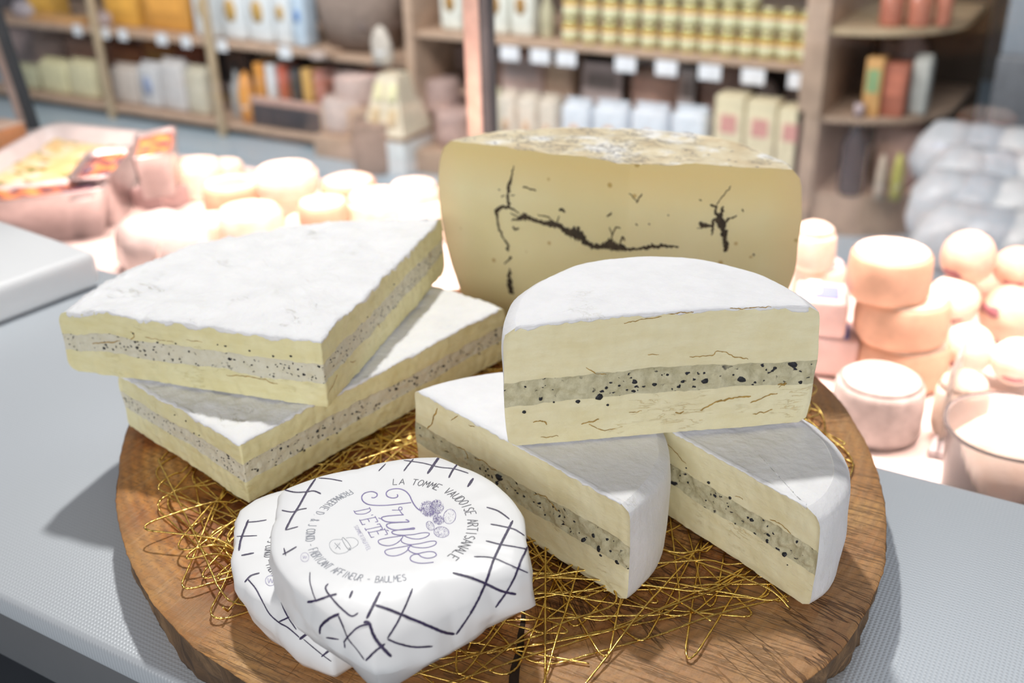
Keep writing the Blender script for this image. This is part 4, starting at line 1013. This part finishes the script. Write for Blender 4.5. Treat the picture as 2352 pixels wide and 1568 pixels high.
crumbs('resting on two', [(1110, 192, 34), (1105, 235, 22), (950, 262, 42), (850, 283, 26), (1430, 190, 38), (1600, 182, 46), (1830, 112, 48), (1330, 190, 22), (1310, 215, 18), (980, 220, 18), (985, 298, 16), (1868, 195, 22), (680, 270, 24), (740, 285, 12), (1200, 205, 22), (1260, 160, 16), (1750, 130, 20), (605, 330, 22), (610, 215, 12), (1040, 210, 14), (1560, 160, 12), (1660, 195, 14), (1385, 215, 12)], (900, 780), 1.99, CRB)
crumbs('lower left under', [(488, 630, 46), (920, 895, 30), (945, 955, 38), (1030, 1015, 30), (985, 912, 18), (875, 915, 28), (605, 715, 14), (575, 700, 12), (650, 740, 12), (835, 830, 14), (765, 780, 14), (1000, 965, 14), (700, 800, 10), (430, 600, 12), (955, 985, 18)], (900, 780), 1.99, CRB)
crumbs('at the right rim', [(1055, 705, 30), (1045, 738, 22), (1145, 820, 38), (955, 620, 26), (705, 400, 26), (830, 490, 24), (585, 400, 18), (440, 270, 28), (448, 180, 14), (540, 360, 14), (460, 400, 14), (820, 540, 14), (1025, 620, 14), (690, 505, 12), (860, 640, 12), (1165, 880, 10), (575, 315, 12)], (1350, 950), 2.537, CRB)
crumbs('lying across', [(298, 683, 20), (460, 680, 20), (912, 735, 20), (893, 672, 16), (1128, 722, 14), (1215, 722, 16), (1250, 787, 14), (1278, 812, 22), (1408, 740, 12), (540, 690, 12), (560, 655, 14), (650, 660, 12), (1012, 695, 14), (1355, 775, 12), (1205, 780, 12), (440, 610, 12), (405, 690, 10), (1780, 0, 1), (1720, 370, 10), (1905, 235, 14), (1590, 530, 10), (715, 700, 10), (855, 665, 9), (985, 750, 9)], (100, 480), 2.138, CRB)
crumbs('under the other brie', [(1345, 1090, 20), (1380, 1075, 14), (1515, 1005, 14), (1480, 1010, 12), (1536, 995, 12), (1280, 1185, 16), (1200, 1165, 14), (1165, 1175, 16), (1440, 1100, 12), (1370, 1110, 12), (1310, 1160, 9), (1820, 825, 12), (1700, 890, 12), (2140, 710, 12), (1905, 795, 14), (740, 1100, 12), (765, 1110, 10), (700, 1040, 12), (645, 1010, 10), (910, 1215, 10), (2230, 660, 12), (1395, 1130, 10), (1420, 1030, 9), (2030, 745, 9)], (100, 480), 2.138, CRB)

CRK = simple('amber_crack', (.50, .31, .07), .6, .2, 400, .0002)
def cracks(key, strokes, org, sc):
    root, bvh = [CAST[k] for k in CAST if key in k][0]
    b = MB(); px_strokes(b, bvh, strokes, org, sc, 1.0, .5, 9, .00012, True, 7); finish(b, 'crack', CRK, root)
cracks('resting on two', [(4, (1360, 78), (1450, 72), (1500, 50), (1560, 75), (1630, 88)), (8, (1410, 322), (1480, 286), (1560, 266), (1640, 258)), (6, (1640, 290), (1700, 262), (1765, 243)), (8, (1765, 206), (1805, 200)), (6, (650, 376), (690, 372), (712, 386)), (6, (865, 386), (915, 370), (945, 362)), (4, (900, 385), (960, 412), (1020, 404)), (4, (890, 130), (940, 155), (980, 158)), (7, (1295, 336), (1335, 330)), (5, (1650, 338), (1700, 330), (1742, 316)), (4, (1080, 330), (1140, 326)), (4, (1170, 65), (1220, 68)), (4, (680, 445), (760, 440)), (4, (1800, 190), (1770, 215))], (900, 780), 1.99)
cracks('resting on two', [(5, (1160, 1205), (1260, 1185), (1380, 1168)), (6, (1420, 1152), (1500, 1145), (1570, 1142)), (5, (1780, 1118), (1850, 1122), (1940, 1112), (2020, 1112))], (980, 270), 2.5565)
cracks('lower left under', [(4, (290, 490), (330, 500), (350, 540)), (5, (370, 540), (420, 552), (450, 585), (480, 600)), (5, (650, 705), (700, 715), (740, 760), (770, 792)), (6, (205, 312), (190, 370), (165, 405)), (4, (300, 345), (272, 372)), (4, (350, 385), (380, 398))], (900, 780), 1.99)
cracks('at the right rim', [(5, (430, 140), (500, 210), (570, 290)), (5, (1065, 615), (1130, 645), (1185, 700)), (4, (860, 480), (890, 485), (905, 500))], (1350, 950), 2.537)
cracks('lying across', [(4, (430, 600), (445, 625), (430, 640)), (5, (240, 660), (290, 655), (380, 650)), (3, (500, 625), (560, 640), (640, 650)), (3, (700, 640), (780, 652)), (4, (900, 815), (1000, 820), (1080, 835), (1150, 860)), (4, (1440, 810), (1430, 850), (1400, 900)), (5, (1905, 200), (1895, 250)), (4, (1640, 560), (1655, 580)), (4, (1500, 750), (1535, 745))], (100, 480), 2.138)

# ------------------------------------------------------------------ wrapped tommes
def tomme(label, c, z0, H, RT, seed, droop=None):
    root = empty('wrapped_cheese', (c[0], c[1], z0), label, 'cheese', 'paper wrapped tommes')
    N = 300; v = []; f = []; rl = random.Random(seed)
    KA, KT = 17, 3
    lat = [[rl.uniform(-1, 1) for _ in range(KA)] for _ in range(KT+2)]
    lat2 = [[rl.uniform(-1, 1) for _ in range(41)] for _ in range(7)]
    def lin(L, ka, kt, a, t, sh):     # flat facets meeting in straight creases
        u = ((a/360+sh*t) % 1)*ka; w = t*kt; i, j = int(u) % ka, min(int(w), kt); fu, fw = u-int(u), w-int(w)
        A0, A1 = L[j][i], L[j][(i+1) % ka]; B0, B1 = L[min(j+1, len(L)-1)][i], L[min(j+1, len(L)-1)][(i+1) % ka]
        if fu+fw < 1: return A0+(A1-A0)*fu+(B0-A0)*fw
        return B1+(B0-B1)*(1-fu)+(A1-B1)*(1-fw)
    sharp = [(.93, 0), (.965, .15), (.99, .35), (1.0, .55), (1.0, .75), (.997, .90), (.985, .975), (.955, 1.0), (.90, 1.0), (.8, 1), (.72, 1), (.6, 1), (.4, 1), (.2, 1), (.05, 1)]
    soft = [(.94, 0), (.98, .12), (1.0, .28), (.995, .45), (.97, .60), (.93, .73), (.88, .84), (.82, .92), (.76, .97), (.71, .99), (.66, 1), (.56, 1), (.4, 1), (.2, 1), (.05, 1)]
    prof = sharp
    for pi_ in range(len(sharp)):
        for i in range(N):
            a = -180+360*i/N; A_ = math.radians(a); r = interp(RT, a)
            sf = interp([(-180, 0), (-105, .08), (-78, .5), (-55, 1), (-28, 1), (-8, .5), (4, .15), (20, 0), (180, 0)], a)
            k = sharp[pi_][0]*(1-sf)+soft[pi_][0]*sf; t = sharp[pi_][1]*(1-sf)+soft[pi_][1]*sf
            base = .038; rr = base+(r-base)*max(0, min(1, (k-.5)/.45))
            fold = .0017*lin(lat, KA, KT, a+180, t, .06)+.0006*lin(lat2, 41, 5, a+180, t, -.05)
            side = max(0, min(1, (1.0-t)/.12))
            x = math.cos(A_)*(rr*k+fold*side); y = math.sin(A_)*(rr*k+fold*side)
            z = H*t-.0004*max(0, lin(lat2, 41, 5, a+180, .9, 0))*(1 if .6 < k < .97 else 0)*max(0, (k-.6)*2.5)
            corner = max(0, (r-.0435)/.008)
            if k > .93 and t > .2: z -= corner*.0030*(k-.93)/.07
            if droop and t < .12:
                for a0, wd, dz in droop: z -= dz*max(0, 1-abs(a-a0)/wd)*(1-t/.12)
            v.append(Vector((x, y, z)))
    for j in range(len(prof)-1):
        for i in range(N): f.append((j*N+i, j*N+(i+1) % N, (j+1)*N+(i+1) % N, (j+1)*N+i))
    f.append(tuple(range(N-1, -1, -1))); f.append(tuple(range((len(prof)-1)*N, len(prof)*N)))
    w = link('paper_wrapper', v, f, PAPER, root)
    return root, BVHTree.FromPolygons([p+root.location for p in v], f)
R1 = [(-180, .0485), (-172, .044), (-162, .0405), (-130, .0398), (-93, .0410), (-75, .0445), (-61, .0500), (-49, .0475), (-30, .0440), (-10, .0445), (6, .0508), (14, .0480), (23, .0448), (60, .0425), (90, .0430), (104, .0468), (116, .0430), (144, .0398), (165, .0440), (177, .0488), (180, .0485)]
R2 = [(-180, .0510), (-168, .0440), (-155, .0405), (-134, .0385), (-110, .0385), (-88, .0395), (-70, .0450), (-58, .0495), (-48, .0440), (-20, .0400), (0, .0410), (30, .0460), (60, .0400), (100, .0410), (130, .0440), (160, .0480), (172, .0515), (180, .0510)]
C1 = (-.1838, .2275); C2 = (-.2110, .2340)
tw2, bv2 = tomme('white paper wrapped round cheese with violet grid lines, lying underneath its twin', C2, Z1, .0190, R2, 11)
tw1, bv1 = tomme('white paper wrapped round cheese with violet lettering, on top of its twin at the front', C1, Z1+.0195, .0205, R1, 3, [(-61, 22, .009)])
G2 = MB()
Z2 = (500, 1000); s2 = 2.76
W1S = [(6, (1180, 158), (1300, 175), (1400, 200), (1500, 212), (1590, 240)), (6, (1065, 180), (1020, 225)), (7, (1240, 150), (1210, 185), (1180, 225)), (13, (1420, 118), (1380, 170), (1330, 242)), (9, (1530, 170), (1490, 220), (1465, 268)), (13, (1620, 272), (1585, 325)),
 (6, (640, 270), (710, 275), (790, 290)), (10, (620, 275), (570, 350), (520, 440), (470, 520), (430, 600)), (8, (425, 345), (490, 360), (560, 358), (610, 352), (655, 370)), (7, (408, 475), (470, 485), (520, 470), (565, 462)), (7, (430, 600), (510, 578)),
 (5, (585, 868), (585, 930), (605, 1000), (620, 1040)), (9, (412, 755), (450, 735), (500, 705)), (6, (420, 715), (432, 760)),
 (8, (1705, 455), (1780, 480), (1850, 530)), (12, (1870, 540), (1830, 620), (1790, 700), (1745, 800), (1700, 930), (1640, 1060), (1580, 1160), (1510, 1260)), (8, (1730, 562), (1800, 575), (1880, 595), (1945, 635)), (8, (1700, 668), (1790, 690), (1880, 705), (1960, 720)), (7, (1625, 768), (1740, 775), (1850, 820), (1965, 870)), (11, (1965, 700), (1920, 800), (1880, 900), (1830, 990), (1760, 1090)), (13, (1490, 870), (1600, 900), (1700, 940), (1800, 985), (1890, 1005)),
 (9, (1235, 970), (1190, 1080), (1130, 1200), (1075, 1285)), (14, (1030, 990), (990, 1070), (945, 1160)), (12, (855, 985), (835, 1030)), (8, (700, 940), (685, 975), (740, 1050), (800, 1110), (850, 1145), (890, 1125)), (13, (570, 1055), (630, 1045), (700, 1020), (755, 1005)), (14, (1000, 1075), (1090, 1105), (1200, 1150), (1320, 1200), (1430, 1245), (1500, 1258)), (9, (1075, 1290), (1150, 1320), (1250, 1340), (1360, 1335)), (15, (925, 1185), (960, 1190), (990, 1270), (1040, 1340), (1100, 1400)), (11, (940, 1425), (1000, 1365), (1060, 1320)), (14, (770, 1130), (700, 1165), (655, 1210), (648, 1255)), (8, (765, 1140), (800, 1220), (830, 1290), (880, 1350), (930, 1420)), (9, (975, 1195), (900, 1210), (840, 1260), (800, 1310)), (9, (690, 1280), (770, 1290)), (10, (805, 1310), (808, 1345))]
W2S = [(10, (195, 535), (165, 610), (145, 670), (135, 730)), (7, (185, 550), (250, 545), (310, 535)), (6, (122, 640), (250, 635)), (10, (150, 760), (230, 745)), (10, (265, 872), (210, 890), (172, 930)), (6, (190, 910), (240, 970), (290, 1060), (330, 1130), (390, 1185), (450, 1220), (520, 1280)), (8, (390, 1180), (470, 1145), (530, 1130), (600, 1130)), (6, (395, 1000), (405, 1060), (440, 1140), (500, 1230)), (9, (540, 1055), (515, 1120), (515, 1185)), (13, (520, 1290), (570, 1255), (605, 1230)), (10, (620, 1240), (700, 1300), (800, 1350), (890, 1410)), (10, (660, 1400), (750, 1325)), (5, (545, 1290), (640, 1370), (720, 1430))]
px_strokes(G2, bv1, W1S, Z2, s2, 1.3, .15, 12); finish(G2, 'grid_print', INK, tw1)
G2 = MB(); px_strokes(G2, bv2, W2S, Z2, s2, 1.3, .15, 12); finish(G2, 'grid_print', INK, tw2)
FONT = {'A': [[(0, 0), (.5, 1), (1, 0)], [(.2, .35), (.8, .35)]], 'B': [[(0, 0), (0, 1), (.7, .95), (.8, .75), (.6, .55), (0, .5)], [(.6, .53), (1, .35), (.8, .05), (0, 0)]], 'C': [[(1, .85), (.6, 1), (.15, .85), (0, .5), (.15, .12), (.6, 0), (1, .15)]],
 'D': [[(0, 0), (0, 1), (.55, .95), (1, .6), (.9, .25), (.5, .02), (0, 0)]], 'E': [[(.9, 1), (0, 1), (0, 0), (.9, 0)], [(0, .52), (.7, .52)]], 'F': [[(.9, 1), (0, 1), (0, 0)], [(0, .52), (.7, .52)]], 'G': [[(1, .85), (.6, 1), (.15, .85), (0, .5), (.15, .1), (.6, 0), (1, .15), (1, .45), (.6, .45)]],
 'I': [[(.5, 0), (.5, 1)]], 'J': [[(.8, 1), (.8, .2), (.5, 0), (.15, .12)]], 'L': [[(0, 1), (0, 0), (.8, 0)]], 'M': [[(0, 0), (.12, 1), (.5, .35), (.88, 1), (1, 0)]], 'N': [[(0, 0), (0, 1), (1, 0), (1, 1)]], 'O': [[(.5, 0), (.1, .2), (0, .55), (.25, .95), (.6, 1), (.95, .75), (.95, .3), (.5, 0)]],
 'R': [[(0, 0), (0, 1), (.7, .95), (.85, .75), (.6, .52), (0, .48)], [(.4, .5), (1, 0)]], 'S': [[(.9, .88), (.5, 1), (.1, .82), (.2, .6), (.8, .42), (.9, .18), (.5, 0), (.05, .14)]], 'T': [[(0, 1), (1, 1)], [(.5, 1), (.5, 0)]], 'U': [[(0, 1), (.05, .2), (.5, 0), (.95, .2), (1, 1)]], 'Ü': [[(0, 1), (.05, .2), (.5, 0), (.95, .2), (1, 1)], [(.25, 1.2), (.3, 1.25)], [(.7, 1.2), (.75, 1.25)]], 'V': [[(0, 1), (.5, 0), (1, 1)]],
 '&': [[(1, 0), (.2, .8), (.4, 1), (.65, .8), (.1, .3), (.3, 0), (.9, .4)]], '-': [[(.1, .45), (.8, .45)]], '.': [[(.4, 0), (.55, .05)]], ' ': []}
def ring_text(mb, bvh, c, R, txt, a0, a1, hgt, w, inward, ww):
    n = len(txt)
    for i, ch in enumerate(txt):
        th = math.radians(a0+(a1-a0)*i/(n-1))
        rad = Vector((math.cos(th), math.sin(th), 0)); tan = Vector((math.sin(th), -math.cos(th), 0))
        upv, rt = (rad, tan) if not inward else (-rad, -tan)
        o = Vector((c[0], c[1], 0))+rad*R
        for st in FONT.get(ch, []):
            pts = []
            for a, b in zip(st, st[1:]):
                for k in range(4): pts.append((a[0]+(b[0]-a[0])*k/4, a[1]+(b[1]-a[1])*k/4))
            pts.append(st[-1]); out = []
            for x, y in pts:
                p = o+rt*(x-.5)*w*(.55 if ch in 'I.' else 1)+upv*(y-.5)*hgt
                h = cast_dn(bvh, p.x, p.y); out.append(None if h is None else (h[0], h[1], ww))
            strip(mb, out, .00012)
T1 = MB(); ring_text(T1, bv1, C1, .0268, 'LA TOMME VAUDOISE ARTISANALE', 123, -8, .0036, .0018, False, .00013); finish(T1, 'ring_lettering', INKG, tw1)
T1 = MB(); ring_text(T1, bv1, C1, .0268, 'FROMAGERIE D. & J CONOD - FABRICANT AFFINEUR - BAULMES', 159, 314, .0030, .0012, True, .00011); finish(T1, 'maker_lettering', INKM, tw1)
T1 = MB(); ring_text(T1, bv2, C2, .0268, 'FROMAGERIE D. & J CONOD - FABRICANT AFFINEUR - BAULMES', 159, 314, .0030, .0012, True, .00012); finish(T1, 'maker_lettering', INKG, tw2)
ZA = (780, 1080); sa = 5.6
TS = [(14, (410, 350), (445, 352), (480, 330), (480, 300), (440, 278), (390, 275), (320, 295), (285, 340), (300, 395), (360, 435), (450, 450), (600, 450), (750, 435), (920, 415)),
 (14, (742, 312), (747, 335), (720, 352), (670, 355), (615, 335), (600, 295), (630, 258), (700, 238), (780, 240), (850, 270), (900, 325), (930, 390), (965, 450), (1010, 500), (1050, 520)),
 (9, (675, 512), (750, 512), (800, 505), (800, 480), (775, 473), (758, 490), (775, 520), (805, 560), (825, 572)), (14, (825, 572), (700, 580), (600, 590), (545, 605), (545, 630), (600, 660), (700, 668), (800, 665), (890, 662), (870, 640), (850, 635)),
 (14, (890, 665), (760, 670), (650, 680), (605, 700), (620, 735), (700, 765), (800, 765), (900, 760), (960, 755), (955, 740), (900, 748), (750, 768), (680, 785), (680, 810), (740, 830), (820, 835)),
 (11, (820, 835), (950, 825), (1060, 805), (1130, 803), (1155, 820), (1120, 855), (1030, 882), (940, 880), (870, 860), (820, 840), (750, 850), (640, 865), (540, 885), (500, 905), (510, 940), (570, 965), (650, 968), (730, 940), (790, 890), (815, 850)),
 (11, (790, 880), (800, 920), (850, 945), (920, 955), (1040, 940), (1150, 915), (1220, 910), (1245, 930), (1215, 965), (1130, 992), (1040, 997), (950, 985), (900, 962)), (11, (930, 960), (800, 985), (680, 1005), (600, 1025), (583, 1055), (620, 1090), (700, 1102), (790, 1080), (860, 1040), (890, 1000), (905, 975)),
 (12, (880, 990), (890, 1030), (940, 1060), (1000, 1072), (1080, 1055), (1160, 1045), (1220, 1055), (1245, 1090), (1200, 1120), (1120, 1130), (1050, 1110), (1010, 1080), (950, 1085), (910, 1120), (920, 1160), (990, 1188), (1080, 1195), (1210, 1182))]
def slab(ch, o, x, y):
    out = []
    sl = {'D': [[(0, 0), (0, 1)], [(0, 1), (.5, .97), (.9, .7), (.95, .4), (.6, .05), (0, 0)], [(-.25, 0), (.2, 0)], [(-.25, 1), (.2, 1)]], 'E': [[(0, 0), (0, 1)], [(-.2, 1), (1, 1)], [(-.2, 0), (1, 0)], [(0, .5), (.7, .5)], [(1, 1), (1, .82)], [(1, 0), (1, .18)]], 'T': [[(.5, 0), (.5, 1)], [(-.1, 1), (1.1, 1)], [(.2, 0), (.8, 0)], [(-.1, 1), (-.1, .82)], [(1.1, 1), (1.1, .82)]]}[ch]
    for st in sl: out.append((9,)+tuple((o[0]+p[0]*x[0]+p[1]*y[0], o[1]+p[0]*x[1]+p[1]*y[1]) for p in st))
    return out
DS = slab('D', (190, 532), (30, 50), (200, -42))+slab('E', (262, 645), (32, 55), (200, -42))+slab('T', (318, 735), (34, 55), (200, -42))+slab('E', (372, 802), (36, 62), (212, -42))
DS += [(9, (405, 578), (432, 572)), (9, (500, 612), (532, 624)), (9, (603, 768), (634, 778))]
T1 = MB(); px_strokes(T1, bv1, TS+DS, ZA, sa, 1.0, 0, 6, .00013, False); finish(T1, 'title_lettering', INKV, tw1)
T1 = MB(); txt = 'SOMMERTRÜFFEL'
sm = []
for i, ch in enumerate(txt):
    o_ = (182+168*i/12, 722+300*i/12); X_ = (9, 17); Y_ = (48, -16)
    for st in FONT[ch]: sm.append((3.4,)+tuple((o_[0]+p[0]*X_[0]+p[1]*Y_[0], o_[1]+p[0]*X_[1]+p[1]*Y_[1]) for p in st))
px_strokes(T1, bv1, sm, ZA, sa, 1.0, 0, 3, .00013, False); finish(T1, 'subtitle_lettering', INKL, tw1)
zb_, sb_ = (640, 1180), 4.04
PS = [(3, (590, 240), (520, 240), (480, 260), (472, 300), (500, 345), (550, 372), (620, 360), (660, 330)), (4, (600, 220), (640, 260), (670, 310), (660, 335), (630, 310), (595, 250), (590, 225), (600, 220)), (3, (625, 225), (690, 222), (735, 250), (730, 290), (675, 325)), (4, (520, 270), (575, 330)), (4, (570, 270), (525, 325)), (6, (545, 278), (549, 280)), (6, (562, 312), (566, 314)), (6, (532, 312), (536, 314)), (6, (568, 292), (572, 293)), (6, (516, 298), (519, 300)), (7, (655, 315), (668, 335))]
CIR = [tuple([3]+[(243+38*math.cos(a), 403+42*math.sin(a)) for a in [2*PI*i/14 for i in range(15)]]), (3, (225, 390), (230, 415), (240, 392), (248, 416), (256, 395), (262, 412))]
T1 = MB(); px_strokes(T1, bv1, PS, zb_, sb_, 1.0, 0, 4, .00013, False); finish(T1, 'kettle_print', INKM, tw1)
T1 = MB(); px_strokes(T1, bv1, CIR, zb_, sb_, 1.0, 0, 4, .00013, False); finish(T1, 'stamp_print', INKL, tw1)
T1 = MB(); px_strokes(T1, bv2, [tuple([4]+[(335+32*math.cos(a), 920+32*math.sin(a)) for a in [2*PI*i/14 for i in range(15)]]), (4, (318, 905), (325, 935), (335, 908), (345, 935), (352, 910))], Z2, s2, 1.0, 0, 4, .00013, False); finish(T1, 'stamp_print', INKL, tw2)
# stippled drawing of truffles
T1 = MB(); rnd = random.Random(5)
for (x, y, rx, ry, rot, nn, full, outl) in [(1130, 495, 110, 105, 0, 520, 1, 0), (1250, 470, 95, 95, 0, 420, 1, 0), (1180, 560, 110, 45, 0, 200, 1, 0), (1270, 640, 80, 62, .2, 330, 1, 0), (1415, 595, 78, 95, .3, 60, 0, 1), (1165, 715, 45, 62, -.6, 60, 0, 1), (1310, 795, 98, 68, .1, 170, 0, 1)]:
    def P(a, k): X_ = rx*k*math.cos(a); Y_ = ry*k*math.sin(a); return (x+X_*math.cos(rot)-Y_*math.sin(rot), y+X_*math.sin(rot)+Y_*math.cos(rot))
    for _ in range(nn):
        a = rnd.uniform(0, 2*PI); k = math.sqrt(rnd.random())*.95
        p = P(a, k); s = rnd.uniform(4, 10); q = (p[0]+rnd.uniform(-s, s), p[1]+rnd.uniform(-s, s))
        px_strokes(T1, bv1, [(rnd.uniform(3, 6) if full else 3, p, q)], ZA, sa, 1, 0, 1, .00013, False)
    if outl: px_strokes(T1, bv1, [tuple([5]+[P(2*PI*i/16, 1) for i in range(17)])], ZA, sa, 1, .3, 3, .00013, False)
finish(T1, 'truffle_drawing', INKV, tw1)

# ------------------------------------------------------------------ gold wire nest
foot = []
for lab, (root, bv) in CAST.items():
    if 'lying across' in lab or 'raised half' in lab: continue
    foot.append(bv)
foot += [bv1, bv2]
def covered(x, y):
    for b in foot:
        for dx, dy in ((0, 0), (.005, 0), (-.005, 0), (0, .005), (0, -.005)):
            if b.ray_cast(Vector((x+dx, y+dy, 2)), Vector((0, 0, -1)))[0] is not None: return True
    return False
def nest():
    rn = random.Random(21); wires = MB()
    NW = 30
    for w in range(NW):
        a = rn.uniform(0, 2*PI); P = []
        hop = rn.choice([1, -1])
        for k in range(10):
            R = rn.uniform(.128, .157) if rn.random() < .75 else rn.uniform(.09, .13)
            P.append(Vector((math.cos(a)*R, math.sin(a)*R*1.02, 0)))
            a += hop*(rn.uniform(.5, 1.1) if rn.random() < .4 else rn.uniform(1.4, 2.9))
            if rn.random() < .12: hop = -hop
        Q0 = [P[0]]
        for i in range(1, len(P)-1):
            e = rn.uniform(.005, .014); p = P[i]; q1 = p+(P[i-1]-p).normalized()*e; q2 = p+(P[i+1]-p).normalized()*e
            cc = p+(q1+q2-p*2)*rn.uniform(-.05, .15)
            # a small hook at the turn, as wire takes when bent by hand
            wd = (q2-q1); wd = wd*(max(0, .0045-wd.length)/max(wd.length, .0005))*.5
            for k in range(9):
                t_ = k/8; Q0.append((1-t_)**2*(q1-wd)+2*t_*(1-t_)*cc+t_*t_*(q2+wd))
        P = Q0+[P[-1]]
        pts = []
        n = len(P)
        for i in range(n-1):
            A_, B_ = P[i], P[i+1]; L = (B_-A_).length; m = max(2, int(L/.0022))
            side = Vector((-(B_-A_).y, (B_-A_).x, 0)); side = side.normalized() if side.length > 0 else side
            bow = 0
            for q in range(m):
                t = q/m; pts.append(A_.lerp(B_, t)+side*bow*math.sin(PI*t))
        pts.append(P[-1])
        zc = []
        ph = rn.uniform(0, 99)
        for p in pts:
            x, y = p.x+BC.x+.004, p.y+BC.y-.004; r = math.hypot(p.x, p.y)
            z = BT+.0008+.0075*max(0, noise.noise(Vector((x*11+ph, y*11, ph)))+.15)+(.003 if r > .12 else 0)*max(0, noise.noise(Vector((x*20, y*20, ph))))
            if covered(x, y): z = min(z, BT+.0021)
            zc.append(z)
        for _ in range(6): zc = [zc[0]]+[min(zc[i], (zc[i-1]+zc[i]+zc[i+1])/3) for i in range(1, len(zc)-1)]+[zc[-1]]
        Q = [Vector((p.x+BC.x+.004, p.y+BC.y-.004, z)) for p, z in zip(pts, zc)]
        # finer steps for the twist
        Q2 = []
        for A_, B_ in zip(Q, Q[1:]): Q2 += [A_, A_.lerp(B_, .5)]
        Q2.append(Q[-1])
        wires.tube(Q2, [.00043+.00005*math.sin(i*.9) for i in range(len(Q2))], 4, .33)
    root = empty('gold_wire_nest', (BC.x, BC.y, BT), 'tangled nest of thin gold wire spread on the log slice under the cheeses', 'wire decoration')
    link('wire', [v-root.location for v in wires.v], wires.f, GOLD, root, True)
nest()
